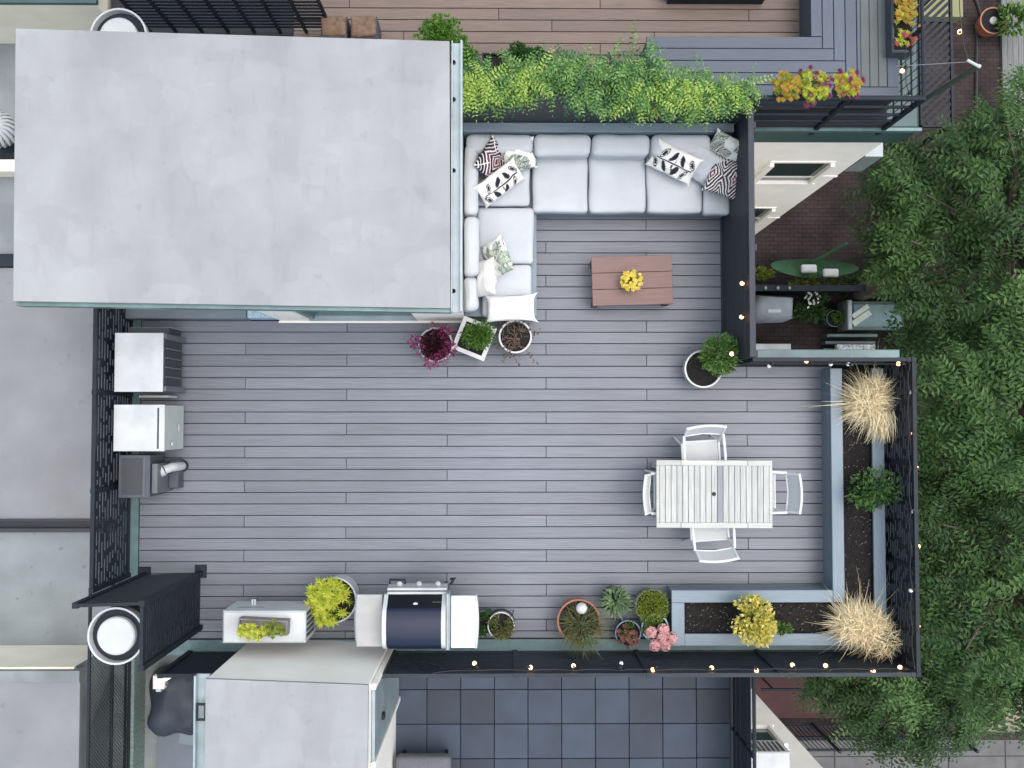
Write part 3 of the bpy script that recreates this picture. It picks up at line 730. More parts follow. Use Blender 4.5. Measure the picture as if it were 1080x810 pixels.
# ------------------------------------------------------------------ lower left recess
m = MB(); m.box(-4.86, rx-.02, -9, EY0-.01, TZ-.05, TZ+.0); struct(m.build('lower_roof_floor', M_wallg))
m = MB(); m.box(ax(133, -.3, 760), ax(140.5, -.3, 760), -6, EY0-.02, -.36, -.3, bev=.01)
m.box(-4.86, ax(133, -.3, 760)+.05, -6, EY0-.02, TZ, -.361)
tag(m.build('coping_strip', mat('speckled_pale_green', (.2,.27,.24), .7, .3, 30), origin=(-4.7, -4, TZ)), 'pale green speckled coping strip beside the wire mesh railing', 'coping')
X0, Y0 = at(186, 738, -.5)
m = MB(); m.rbox((X0+.08, Y0-.05, -.68), (.42, .42, .22), .15, n=14, wob=.10, bulge=.12, seed=3)
tag(m.build('tarpaulin', M_tarp, smooth='all', origin=(X0, Y0, TZ)), 'crumpled dark blue tarpaulin heaped below the short railing', 'tarpaulin')
X0, Y0 = at(188, 790, -.6)
m = MB(); m.box(X0-.3, X0+.35, Y0-.5, Y0+.55, TZ+.002, -.66, M=None); m.build
tag(m.build('grey_sheet', M_slab, origin=(X0, Y0, TZ)), 'flat slate grey sheet lying beside the teal gutter', 'sheet')
X0, Y0 = at(199, 770, -.4)
m = MB(); Mx = Matrix.Rotation(rad(-8), 4, 'Z'); m.box(-.16, .2, -.26, .26, 0, .03, M=Mx); m.v = [(a+X0, b_+Y0, c-.62) for a, b_, c in m.v]
tag(m.build('leaning_board', mat('pale_slate_sheet', (.19,.23,.26), .6, .08, 3), origin=(X0, Y0, -.62)), 'pale slate board lying askew on the flat grey sheet by the gutter', 'board')
fd = thing('floodlight', 'small cream floodlight on a bracket below the tall black screen', 'lamp', (*at(170, 718, .2), .0))
X0, Y0 = at(170, 718, .3)
m = MB(); m.box(X0-.1, X0+.04, Y0-.1, Y0+.06, .22, .32, bev=.02); m.build('head', M_siding, fd)
m = MB(); m.beam((X0, Y0, .27), (X0+.28, Y0+.17, .35), .07, .05); m.build('bracket', M_siding, fd)
m = MB(); m.box(X0-.06, X0+.0, Y0-.13, Y0-.1, .23, .31); m.box(X0+.02, X0+.05, Y0-.07, Y0+.09, .2, .3); m.build('lens', M_acwhite, fd)
# ================================================================== FOLIAGE HELPERS
def rdir(rnd, up=.3):
    while True:
        v = Vector((rnd.uniform(-1,1), rnd.uniform(-1,1), rnd.uniform(-1,1)))
        if .1 < v.length < 1: break
    v.normalize(); v.z += up; return v.normalized()
def bush(mb, c, rx, ry, rz, n, L, W, rnd, up=.4, clumps=0, hollow=.15):
    """leaves through the volume of an uneven crown"""
    C = Vector(c); cl = [rdir(rnd, .25) for _ in range(clumps)]
    for _ in range(n):
        if clumps:
            d = (cl[rnd.randrange(clumps)]+rdir(rnd, 0)*.55).normalized()
        else: d = rdir(rnd, .1)
        r = rnd.uniform(hollow, 1)**.6
        p = C+Vector((d.x*rx*r, d.y*ry*r, d.z*rz*r))
        o = (d+rdir(rnd, up)*.8).normalized()
        s = rnd.uniform(.7, 1.25)
        mb.leaf(p, o, L*s, W*s, up=rdir(rnd, .8))
def frond(mb, p, d, L, pairs, lL, lW, rnd, droop=.5, up=None):
    d = d.normalized(); p = Vector(p); st = L/pairs; z = Vector((0,0,1))
    for i in range(pairs+1):
        t = i/pairs
        d = (d-z*droop*st/L*.9).normalized()
        sx = d.cross(z)
        if sx.length < .1: sx = Vector((1,0,0))
        sx.normalize(); n = sx.cross(d).normalized()
        s = (.55+.45*math.sin(math.pi*min(1, t*.85+.15)))
        if i == pairs: mb.leaf(p, d, lL*s, lW*s, up=n); break
        for sg in (-1, 1):
            o = (d*rnd.uniform(.3,.8)+sx*sg+z*rnd.uniform(-.55, .3)).normalized()
            mb.leaf(p, o, lL*s*rnd.uniform(.7,1.2), lW*s, up=(n+rdir(rnd, 0)*.5), fold=.12)
        p = p+d*st
def blade(mb, p, d, L, W, droop, rnd, seg=4):
    p = Vector(p); d = d.normalized(); z = Vector((0,0,1)); tw = rdir(rnd, 0)
    sx = d.cross(tw).normalized(); vs = []; fs = []
    for i in range(seg+1):
        w_ = W*(1-i/seg*.85)/2
        vs += [p-sx*w_, p+sx*w_]
        p = p+d*(L/seg); d = (d-z*droop/seg+tw*.06).normalized()
    for i in range(seg): fs.append((2*i, 2*i+1, 2*i+3, 2*i+2))
    mb.add(vs, fs)
def pot(name, label, px, py, z, r, h, m_, soil_drop=.04, taper=.78, group=None, tilt=None, cat='plant pot', rim=.02, belly=0):
    X, Y = at(px, py, z+h); t = thing(name, label, cat, (X, Y, z), group=group)
    m = MB(); rb = r*taper; mid = (r+rb)/2+belly
    m.lathe((X, Y, z), [(rb, 0), (mid, h*.45), (r-.003, h-.03), (r, h-.02), (r, h), (r-rim, h), (r-rim-.004, h-soil_drop-.02), (0.01, h-soil_drop-.021)], 40)
    m.build('pot', m_, t, smooth=True)
    m = MB(); m.lathe((X, Y, z), [(0.001, h-soil_drop-.02), (r-rim-.002, h-soil_drop-.02), (r-rim-.002, h-soil_drop), (0.001, h-soil_drop)], 28); m.build('soil', M_soil, t)
    return t, X, Y
L_green = leafmat('bright_green_leaf', [(.03,.08,.012),(.07,.16,.022),(.14,.26,.04),(.04,.1,.02),(.18,.3,.08)])
L_fern = leafmat('fern_green_leaf', [(.045,.12,.03),(.09,.22,.05),(.17,.31,.07),(.07,.18,.05),(.26,.38,.15)])
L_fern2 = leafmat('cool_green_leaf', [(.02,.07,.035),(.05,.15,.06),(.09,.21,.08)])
L_mid = leafmat('mid_green_leaf', [(.03,.085,.02),(.06,.14,.03),(.1,.2,.05),(.04,.1,.025)])
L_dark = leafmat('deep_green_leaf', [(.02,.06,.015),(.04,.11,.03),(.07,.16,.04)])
L_lime = leafmat('lime_leaf', [(.25,.34,.03),(.42,.48,.05),(.62,.6,.09),(.2,.32,.03)])
L_yel = leafmat('yellow_variegated_leaf', [(.5,.43,.06),(.7,.6,.11),(.76,.69,.28),(.14,.24,.03)])
L_yflow = leafmat('yellow_petal', [(.72,.58,.08),(.8,.68,.18),(.62,.48,.05)])
L_orange = leafmat('amber_leaf', [(.5,.27,.04),(.55,.4,.06),(.35,.33,.05),(.6,.22,.06)])
L_mag = leafmat('magenta_leaf', [(.2,.025,.09),(.32,.06,.17),(.12,.015,.05)])
L_wine = leafmat('dark_wine_leaf', [(.03,.008,.014),(.06,.012,.025),(.02,.012,.012)])
L_pink = leafmat('pink_petal', [(.62,.3,.32),(.72,.42,.42),(.78,.52,.5)])
L_straw = leafmat('dry_straw', [(.66,.54,.31),(.77,.66,.41),(.85,.77,.54),(.5,.38,.2)], trans=.1)
L_olive = leafmat('olive_leaf', [(.09,.1,.03),(.16,.17,.06),(.1,.12,.05),(.2,.2,.1)])
L_grey = leafmat('grey_green_leaf', [(.1,.16,.08),(.17,.26,.13),(.24,.34,.18)])
L_twig = leafmat('dry_brown_leaf', [(.08,.05,.035),(.14,.09,.06),(.1,.08,.06)])
L_moss = leafmat('yellow_green_tiny_leaf', [(.16,.22,.02),(.26,.32,.04),(.1,.15,.02)])
# ================================================================== SOFA
SZ = .45
sf = thing('sectional_sofa', 'grey framed L-shaped sofa with pale canvas cushions beside the stair house', 'sofa', (1.0, 2.6, 0))
bZ = .83
Yb = ay(138.5, bZ); Yt = 3.485
fY = ay(229, .02); fX = ax(565, .02, 270); sL = -.492
m = MB(); m.box(sL, fx-.07, Yb, Yt, .0, bZ, bev=.006); m.build('back_ledge', M_fascia, sf)
sR = ax(770.5, SZ, 200)
m = MB(); m.box(sL, fX, fY, Yb-.002, .002, .29); m.box(fX, min(sR, NX)-.01, fY, Yb-.002, .002, .29)
yE = ay(337, .02)+.01
m.box(sL, fX, yE, fY-.002, .002, .288); m.build('base', M_fascia, sf)
def cushion(x0, x1, y0, y1, z, th, name='seat_cushion', r=.05, mt=None, wob=.014, bulge=.012, M=None, lab=None, seed=None):
    m = MB(); seed = seed if seed is not None else R.random()*50
    m.rbox(((x0+x1)/2, (y0+y1)/2, z-th/2), ((x1-x0)/2, (y1-y0)/2, th/2), r, n=14, bulge=bulge, wob=wob, seed=seed, M=M)
    o = m.build(name, mt or M_cush, sf, smooth='all')
    if lab: o['label'] = lab
    return o
sy0 = ay(223.5, SZ); sy1 = ay(158, SZ)
for a, b_ in ((561.5, 620), (621.2, 681), (682.2, 740.5), (741.8, 770.5)):
    cushion(ax(a, SZ, 200), ax(b_, SZ, 200), sy0 if a < 740 else sy0-.02, sy1, SZ, .16)
cushion(ax(500, SZ), ax(559, SZ), ay(217, SZ), sy1, SZ, .16)
cushion(ax(503, SZ), ax(563, SZ), ay(277.5, SZ), ay(218.3, SZ), SZ+.01, .17, bulge=.02)
cushion(ax(508, SZ), ax(561, SZ), ay(334, SZ), ay(279, SZ), SZ-.01, .15)
BT = .79
Mb = Matrix.Rotation(rad(6), 4, 'X')
for i, (a, b_) in enumerate(((491, 562), (563.3, 623.5), (624.7, 686), (687.3, 750.5))):
    x0, x1 = ax(a, BT, 150), ax(b_, BT, 150); y1 = ay(139.5, BT); y0 = ay(162, BT)
    if i == 0: y0 += .03
    if i == 0: x0 += .0
    cushion(x0, x1, y0, y1, BT+(.01 if i % 2 else 0), .36, 'back_cushion', .075, bulge=.01, wob=.012, M=Mb)
cushion(ax(751, BT-.1, 150), ax(779, BT-.1, 150), ay(163, .65), ay(146, .65), BT-.09, .25, 'back_cushion', .07, mt=M_velvet, lab='mottled grey velvet back cushion')
Ml = Matrix.Rotation(rad(5), 4, 'Y')
xl0 = ax(488.8, BT, 220)
for a, b_, x1, hh in ((150, 226, 503.5, .34), (227.5, 290.5, 504.5, .34)):
    cushion(xl0, ax(x1, BT, 220), ay(b_, BT), ay(a, BT), BT, hh, 'back_cushion', .07, bulge=.01, wob=.012, M=Ml)
cushion(ax(488.5, .68, 300), ax(503, .68, 300), ay(329, .68), ay(292, .68), .70, .26, 'back_cushion', .065, wob=.03, bulge=.02, M=Matrix.Rotation(rad(14), 4, 'Y'), lab='slumped loose back cushion')
# ------------------------------------------------------------------ throw pillows with woven prints
W_ = (.68,.68,.66); K_ = (.02,.02,.03); P_ = (.12,.03,.07)
def pt_diamond(u, v):
    a = abs(u)+abs(v); k = a*4.2+.2
    if abs(abs(u)-abs(v)) < .06 and a > .75: return W_
    f = k-math.floor(k)
    ring = int(k)
    if f < .3 and ring > 0: return W_
    return P_ if ring < 2 or ring == 3 else (.03,.018,.03)
def pt_zig(u, v):
    u2 = (u*.8+10.15) % 1.0-.5; v2 = v
    a = abs(u2)*2+abs(v2); k = a*3.5; f = k-math.floor(k)
    return W_ if f < .38 else ((.14,.04,.07) if int(k) < 1 else (.04,.02,.035))
def pt_motif(u, v):
    # row of black drop shaped leaves from a stem
    for i in range(4):
        for s_ in (-1, 1):
            cx = (i-1.5)*.42+.1*s_; ang = s_*(1.1)
            x = u-cx; y = (v)*.62-.26*s_
            xr = x*math.cos(.55*s_*(1 if u > 0 else -1))+y*math.sin(.55*s_*(1 if u > 0 else -1)); yr = -x*math.sin(.55*s_*(1 if u > 0 else -1))+y*math.cos(.55*s_*(1 if u > 0 else -1))
            e = (xr/.095)**2+(yr/.25)**2
            if e < 1 and not (i in (0, 3) and .3 < e < .5): return K_
    if abs(v) < .05 and abs(u) < .82: return K_
    return W_
def pt_palm(seed, g=(.05,.11,.06)):
    rr = random.Random(seed); L_ = []
    for _ in range(20):
        cx, cy, an = rr.uniform(-1,1), rr.uniform(-1,1), rr.uniform(0, 6.28); L_.append((cx, cy, an, rr.uniform(.5,.9)))
    def f(u, v):
        for k, (cx, cy, an, s_) in enumerate(L_):
            x = (u-cx)*math.cos(an)+(v-cy)*math.sin(an); y = -(u-cx)*math.sin(an)+(v-cy)*math.cos(an)
            if 0 < x < s_ and abs(y) < .34*math.sin(math.pi*x/s_)*.9:
                t = (x-abs(y)*.8)*13
                if abs(y) < .018 or t-math.floor(t) < .62:
                    return g if k % 3 else (g[0]*.6, g[1]*.6, g[2]*.6)
                return W_
        return W_
    return f
M_print = colmat('printed_cloth')
def pillow(label, px, py, z, su, sv, th, rz, tilt=0, roll=0, fn=None, plain=None, ears=0.08, seed=1, cat='pillow'):
    """su, sv: full sizes; tilt = angle of the face from lying flat, about its long axis"""
    X, Y = at(px, py, z); n = 64 if fn else 26
    m = MB(); m.c = [] if fn else None; rnd = random.Random(seed)
    rot = Matrix.Rotation(rad(rz), 3, 'Z') @ Matrix.Rotation(rad(tilt), 3, 'X') @ Matrix.Rotation(rad(roll), 3, 'Y')
    for side in (1, -1):
        vs = []
        for i in range(n+1):
            for j in range(n+1):
                u = 2*i/n-1; v = 2*j/n-1
                e = (max(0, 1-abs(u)**2.6)*max(0, 1-abs(v)**2.6))**.55
                pin = 1-ears*(1-abs(u)**4)*(abs(v)**3) ; pin2 = 1-ears*(1-abs(v)**4)*(abs(u)**3)
                q = Vector((u*su/2*pin2, v*sv/2*pin, side*th/2*e))
                nn = mnoise.noise_vector(Vector((u*1.9+seed*5, v*1.9, side))); q += nn*.022*(.3+e)
                nn = mnoise.noise_vector(Vector((u*5+seed*5, v*5, side))); q += Vector((0,0,nn.z*.008))
                q = rot @ q; vs.append((q.x, q.y, q.z))
                if m.c is not None: m.c.append(fn(u, v))
        fs = []
        for i in range(n):
            for j in range(n):
                a = i*(n+1)+j; f = (a, a+n+1, a+n+2, a+1); fs.append(f if side == 1 else f[::-1])
        m.add(vs, fs)
    m.v = [(a, b_, c) for a, b_, c in m.v]
    o = m.build('throw_pillow', M_print if fn else plain, smooth='all'); o.location = (X, Y, z)
    return tag(o, label, cat)
pillow('purple and white diamond pillow standing in the left corner of the sofa', 519.5, 170, .70, .44, .44, .15, 52, 50, 8, pt_diamond, seed=2)
pillow('green leaf print pillow beside the purple diamond pillow in the left corner', 547.5, 164, .66, .42, .40, .14, 12, 35, 0, pt_palm(4), seed=3)
pillow('long white pillow with black leaf motifs in the left sofa corner', 527, 193, .66, .62, .36, .14, 38, 48, 0, pt_motif, seed=4)
pillow('white pillow with pale green leaf print lying on the left seat', 524.5, 272, .62, .46, .40, .13, 112, -48, 0, pt_palm(9, (.15,.24,.15)), seed=5)
pillow('plain white pillow leaning on the left back cushions', 511.5, 293, .66, .46, .40, .15, 93, -52, 0, None, M_cushw, seed=6)
pillow('flat white pillow with pointed ears at the lower end of the sofa', 539, 325, .56, .66, .36, .12, 2, 0, 0, None, M_cushw, ears=.16, seed=7)
pillow('plain pale pillow between the motif pillow and the corner at right of the sofa', 737, 172, .66, .56, .44, .14, -34, 40, 0, None, M_cush, seed=9)
pillow('long white pillow with black leaf motifs at the right end of the sofa', 711, 171, .70, .60, .38, .14, -27, 42, 0, pt_motif, seed=8)
pillow('green leaf print pillow in the right corner above the zigzag pillow', 765, 159, .76, .44, .42, .15, -28, 45, 0, pt_palm(12, (.08,.14,.09)), seed=10)
pillow('purple and white zigzag pillow at the right end of the sofa', 765, 187, .72, .44, .46, .15, -18, 14, 0, pt_zig, seed=11)
# ================================================================== COFFEE TABLE
TZc = .36
k1, k2, k3, k4 = at(624, 271, TZc), at(709, 268.5, TZc), at(709.3, 320.5, TZc), at(624.8, 323, TZc)
cx = sum(k[0] for k in (k1,k2,k3,k4))/4; cy = sum(k[1] for k in (k1,k2,k3,k4))/4
wd = ((k2[0]-k1[0])+(k3[0]-k4[0]))/2; dp = ((k1[1]-k4[1])+(k2[1]-k3[1]))/2
ct = thing('coffee_table', 'low red-brown plank coffee table in front of the sofa', 'table', (cx, cy, 0), rad(1.6))
m = MB()
for i in range(3): m.box(-wd/2, wd/2, -dp/2+i*dp/3+.003, -dp/2+(i+1)*dp/3-.003, TZc-.028, TZc, bev=.003)
m.build('tabletop', M_coffee, ct, world=False)
for sx in (-1, 1):
    for sy_ in (-1, 1):
        m = MB(); m.box(sx*(wd/2-.05)-.035, sx*(wd/2-.05)+.035, sy_*(dp/2-.05)-.035, sy_*(dp/2-.05)+.035, 0, TZc-.029); m.build('leg', M_coffeed, ct, world=False)
m = MB(); m.box(-wd/2+.09, wd/2-.09, -dp/2+.04, -dp/2+.07, TZc-.1, TZc-.03); m.box(-wd/2+.09, wd/2-.09, dp/2-.07, dp/2-.04, TZc-.1, TZc-.03); m.each('apron', M_coffeed, ct, False)
t, X, Y = pot('flower_pot', 'small pot of pale yellow flowers standing on the coffee table', 666, 296, TZc, .075, .12, M_coffeed, cat='potted flowers', rim=.008)
rnd = random.Random(5); m = MB()
for i in range(46):
    d = rdir(rnd, .8); p = Vector((X, Y, TZc+.13))+Vector((d.x*.125, d.y*.125, abs(d.z)*.07))
    for k in range(7):
        a = k*.9+i; m.leaf(p, Vector((math.cos(a), math.sin(a), rnd.uniform(.1,.9))), .032, .02)
m.build('blossom', L_yflow, t)
m = MB(); bush(m, (X, Y, TZc+.12), .11, .11, .05, 120, .05, .018, rnd); m.build('foliage', L_moss, t)
# ================================================================== DINING SET
TT = .74
a1 = at(692.2, 485.6, TT); a2 = at(815, 556.8, TT)
tx, ty = (a1[0]+a2[0])/2, (a1[1]+a2[1])/2; tw_, td_ = a2[0]-a1[0], a1[1]-a2[1]
dt = thing('dining_table', 'whitewashed slatted wooden dining table with a dark parasol hole', 'table', (tx, ty, 0), rad(-.3))
m = MB(); rw = .062
L0 = -tw_/2; n = 19; seg1 = L0+rw*.6; inner = tw_-rw*1.2; pw = inner/n
mg = MB()
hx_ = ax(753, TT, 521)-tx
for i in range(n):
    x0 = seg1+i*pw+.003; x1 = seg1+(i+1)*pw-.003
    if i == 10: mg.box(x0, x1, -td_/2+rw, td_/2-rw, TT-.03, TT-.002, bev=.002)
    else: m.box(x0, x1, -td_/2+rw+.002, td_/2-rw-.002, TT-.03, TT-.001, bev=.002)
m.build('slats', M_tablew, dt, world=False); mg.build('grey_slat', M_tableg, dt, world=False)
m = MB()
for sg in (-1, 1):
    ys = sorted((sg*td_/2, sg*(td_/2-rw)))
    for q0, q1 in ((L0, L0+tw_*.21), (L0+tw_*.213, L0+tw_*.787), (L0+tw_*.79, -L0)): m.box(q0, q1, ys[0], ys[1], TT-.032, TT, bev=.003)
for sg in (-1, 1):
    xs_ = sorted((sg*tw_/2, sg*(tw_/2-rw*.58))); m.box(xs_[0], xs_[1], -td_/2+rw+.002, td_/2-rw-.002, TT-.032, TT-.0005, bev=.003)
m.build('frame', M_tablewx, dt, world=False)
m = MB(); m.lathe((hx_, at(753, 521, TT)[1]-ty, TT-.004), [(.024, 0), (.024, .009), (.02, .011), (0, .011)], 20); m.build('parasol_hole_cap', M_black, dt, world=False)
m = MB(); m.box(-tw_/2+.08, tw_/2-.08, -td_/2+.07, -td_/2+.09, TT-.1, TT-.033); m.box(-tw_/2+.08, tw_/2-.08, td_/2-.09, td_/2-.07, TT-.1, TT-.033); m.each('apron', M_tablewx, dt, False)
for sx in (-1, 1):
    for sy_ in (-1, 1):
        m = MB(); m.box(sx*(tw_/2-.09)-.03, sx*(tw_/2-.09)+.03, sy_*(td_/2-.09)-.03, sy_*(td_/2-.09)+.03, 0, TT-.033); m.build('leg', M_tablewx, dt, world=False)
def make_chair():
    """local: faces +Y, origin under the seat centre"""
    t = thing('garden_chair', '', 'chair')
    hw = .225
    m = MB(); m.rbox((0, 0, .43), (hw-.015, .215, .008), .008, n=6, bulge=-.006); m.build('seat', M_sling, t, smooth=True)
    m = MB(); m.tube([(-hw, .21, .435), (hw, .21, .435)], .013, 8); m.tube([(-hw, -.22, .43), (hw, -.22, .43)], .013, 8)
    for s_ in (-1, 1): m.tube([(s_*hw, .22, .435), (s_*hw, -.225, .43)], .014, 8)
    m.build('seat_frame', M_chairw, t, smooth=True)
    # back
    m = MB(); vs = []; n = 8
    for i in range(n+1):
        for j in range(5):
            u = i/n*2-1; v = .45+.55*j/4; vs.append((u*(hw-.012), -.225-.165*v-.022*(1-u*u), .46+.385*v))
    m.add(vs, [(i*5+j, (i+1)*5+j, (i+1)*5+j+1, i*5+j+1) for i in range(n) for j in range(4)])
    m.add([(a, b_-.006, c) for a, b_, c in vs], [(i*5+j, i*5+j+1, (i+1)*5+j+1, (i+1)*5+j) for i in range(n) for j in range(4)])
    m.build('backrest', M_sling, t, smooth='all')
    m = MB()
    pts = [(-hw, -.39, .85)]+[(-hw+2*hw*k/8, -.39-.022*(1-(k/4-1)**2)*1.1, .852) for k in range(1, 8)]+[(hw, -.39, .85)]
    m.tube(pts, .016, 8)
    for s_ in (-1, 1): m.tube([(s_*hw, -.21, .43), (s_*hw, -.395, .855)], .015, 8)
    m.tube([(-hw, -.302, .63), (0, -.322, .63), (hw, -.302, .63)], .011, 8)
    m.build('back_frame', M_chairw, t, smooth=True)
    for s_ in (-1, 1):
        m = MB(); m.tube([(s_*(hw+.012), -.30, .655), (s_*(hw+.02), -.1, .655), (s_*(hw+.02), .12, .65), (s_*(hw+.015), .19, .63)], .017, 8); m.build('armrest', M_chairw, t, smooth=True)
        m = MB(); m.tube([(s_*(hw+.015), .19, .63), (s_*(hw+.012), .235, .0)], .014, 8); m.build('leg', M_chairw, t, smooth=True)
        m = MB(); m.tube([(s_*(hw-.0), -.19, .42), (s_*(hw+.012), -.27, .0)], .014, 8); m.build('leg', M_chairw, t, smooth=True)
    return t
def dup(root, loc, rz, label, group=None):
    r = root.copy(); COL.objects.link(r); r.location = loc; r.rotation_euler = (0, 0, rz); r['label'] = label
    for ch in list(root.children):
        c = ch.copy(); COL.objects.link(c); c.parent = r
        for g in list(ch.children): d = g.copy(); COL.objects.link(d); d.parent = c
    return r
GC = 'white garden chairs round the dining table'
ch = make_chair(); ch['group'] = GC
bpy.context.view_layer.update()
Xc = ax(746, .85, 451); Yc = ay(449.5, .85, 746)
ch.location = (ax(742.5, .6, 466), Yc-.41, 0); ch.rotation_euler = (0, 0, rad(180+3)); ch['label'] = 'white garden chair on the upper long side of the dining table'
Yd = ay(592, .85, 755)
dup(ch, (ax(751, .6, 575), Yd+.41, 0), rad(4), 'white garden chair on the lower long side of the dining table, nearest the planter')
Xd = ax(845, .85, 521)
dup(ch, (Xd-.41, ay(521, .85, 840), 0), rad(90), 'white garden chair at the right end of the dining table')
Xd = ax(679.5, .85, 521)
dup(ch, (Xd+.41, ay(522, .85, 680), 0), rad(-90), 'white garden chair tucked under the left end of the dining table')
# ================================================================== PLANTER
PZ = .42
pl = thing('raised_planter', 'long L-shaped blue-grey board planter with dark soil round the deck corner', 'planter', (ax(900, 0, 560), ay(560), 0))
X_a = ax(865.5, 0, 500); X_b = ax(877, PZ, 500); X_c = ax(889.5, PZ, 500); X_d = ax(920.5, PZ, 500); X_e = ax(933, PZ, 500)
Y_a = ay(622.5, PZ, 790); Y_b = ay(635.5, PZ, 790); Y_c = ay(668.5, PZ, 790); Y_d = ay(681, PZ, 790)
XL = ax(708.5, PZ, 650); XL2 = ax(722, PZ, 650); YT = ay(388.5, PZ, 900)
m = MB()
m.box(X_a, X_b, Y_a-.0, YT, PZ-.03, PZ, bev=.004); m.box(X_b+.004, X_c, Y_b, YT, PZ-.03, PZ-.001, bev=.004)
m.build('inner_cap_lengthways', M_fasciay, pl)
m = MB(); m.box(X_d, X_e, Y_d, YT, PZ-.03, PZ, bev=.004); m.build('outer_cap', M_fasciay, pl)
m = MB(); m.box(XL, X_b, Y_b, Y_a, PZ-.03, PZ+.001, bev=.004); m.box(XL2, X_d, Y_d, Y_c, PZ-.03, PZ+.001, bev=.004); m.build('cap', M_fascia, pl)
m = MB(); m.box(XL, XL2, Y_d, Y_b-.003, PZ-.03, PZ, bev=.004); m.build('end_cap', M_fasciay, pl)
m = MB()
for i in range(3):
    z0 = .002+i*.13; m.box(X_a+.02, X_a+.045, Y_a-.03, YT, z0, z0+.124); m.box(XL+.02, X_a+.019, Y_a-.045, Y_a-.02, z0, z0+.124); m.box(XL+.02, XL+.045, Y_d+.02, Y_a-.046, z0, z0+.124)
    m.box(X_e-.045, X_e-.02, Y_d+.02, YT, z0, z0+.124); m.box(XL+.046, X_e-.046, Y_d+.02, Y_d+.045, z0, z0+.124)
m.build('side_boards', M_fascia, pl)
m = MB(); m.box(X_c-.06, X_e-.05, Y_d+.05, YT, .05, PZ-.11); m.box(XL+.05, X_c, Y_d+.05, Y_b+.03, .05, PZ-.112); 
# crumbly soil surface
m.build('soil_bed', M_soil, pl)
rnd = random.Random(11)
def soilsheet(x0, x1, y0, y1, z):
    nx, ny_ = max(4, int((x1-x0)/.03)), max(4, int((y1-y0)/.03)); m = MB(); vs = []
    for i in range(nx+1):
        for j in range(ny_+1): vs.append((x0+(x1-x0)*i/nx, y0+(y1-y0)*j/ny_, z+rnd.uniform(0, .022)+.02*mnoise.noise(Vector((i*.2, j*.2, 0)))))
    m.add(vs, [(i*(ny_+1)+j, (i+1)*(ny_+1)+j, (i+1)*(ny_+1)+j+1, i*(ny_+1)+j+1) for i in range(nx) for j in range(ny_)]); return m
soilsheet(X_c-.04, X_d+.03, Y_c-.03, YT-.01, PZ-.10).build('soil', M_soil, pl)
soilsheet(XL2-.03, X_c-.041, Y_c-.03, Y_b+.03, PZ-.10).build('soil', M_soil, pl)
m = MB()
for _ in range(420):
    if rnd.random() < .5: x, y = rnd.uniform(X_c, X_d), rnd.uniform(Y_b, YT-.1)
    else: x, y = rnd.uniform(XL2, X_c), rnd.uniform(Y_c, Y_b)
    s_ = rnd.uniform(.006, .014); m.ball((x, y, PZ-.07), s_, s_*.7, s_*.6, 5, 3)
o = m.build('bark_chips', mat('pale_bark_chips', (.12,.095,.08), .9, .5, 40, island=.6), pl); o['kind'] = 'stuff'
# ------------------------------------------------------------------ planted things
def straw(px, py, label, n, r, L, seed, lean=(0,0), cz=PZ+.1):
    rnd = random.Random(seed); X, Y = at(px, py, cz); t = thing('ornamental_grass', label, 'grass tuft', (X, Y, PZ-.1))
    m = MB(); cc = [(rnd.gauss(0, r*.38), rnd.gauss(0, r*.38), rnd.uniform(.6, 1.1)) for _ in range(6)]
    for _ in range(n):
        ox, oy, ks = cc[rnd.randrange(6)]
        a = rnd.uniform(0, 6.283); q = rnd.random()**.7; el = rnd.uniform(.25, 1.2)
        d = Vector((math.cos(a)+lean[0], math.sin(a)+lean[1], el*1.3))
        p = Vector((X+ox*.7+math.cos(a)*r*q*.3, Y+oy*.7+math.sin(a)*r*q*.3, PZ-.09+rnd.uniform(0,.15)*ks))
        d += Vector((rnd.gauss(0,.45), rnd.gauss(0,.45), rnd.gauss(0,.2)))
        blade(m, p, d, L*ks*rnd.uniform(.4, 1.1), .010, rnd.uniform(1.2, 3.4), rnd, 5)
    for _ in range(int(n*1.1)):
        a = rnd.uniform(0, 6.283); q = rnd.random()**.5
        ox, oy, ks = cc[rnd.randrange(6)]; q *= .62*ks
        p = Vector((X+ox+math.cos(a)*r*q, Y+oy+math.sin(a)*r*q, PZ+.03+.3*(1-q*q)*rnd.uniform(.5,1)*ks))
        d = Vector((math.cos(a)*.5+rnd.gauss(0,1)+lean[0], math.sin(a)*.5+rnd.gauss(0,1)+lean[1], rnd.uniform(-.1, .5)))
        blade(m, p, d, L*rnd.uniform(.25, .5), .008, rnd.uniform(.8, 2.2), rnd, 3)
    for _ in range(16):
        a = rnd.uniform(0, 6.283); blade(m, (X+math.cos(a)*r*.4, Y+math.sin(a)*r*.4, PZ+.05), Vector((math.cos(a), math.sin(a), .7)), L*rnd.uniform(1.1, 1.7), .007, rnd.uniform(.8, 1.6), rnd, 6)
    m.build('blades', L_straw, t); return t
t1 = straw(916, 424, 'big dry straw-coloured grass tuft at the upper end of the raised planter', 1500, .26, .46, 21, lean=(.05, -.1))
m = MB(); rnd = random.Random(31); X, Y = at(930, 442, PZ+.2)
for _ in range(420):
    p = Vector((X+rnd.gauss(0,.06), Y+rnd.uniform(-.02,.1), PZ+rnd.uniform(.05,.25))); blade(m, p, Vector((rnd.gauss(.1,.25), -1, rnd.uniform(0,.7))), rnd.uniform(.2,.36), .009, rnd.uniform(.8, 2), rnd)
m.build('drooping_blades', L_straw, t1)
straw(905.5, 661, 'round dry straw-coloured grass tuft at the lower corner of the raised planter', 1900, .30, .40, 23, lean=(0, -.05))
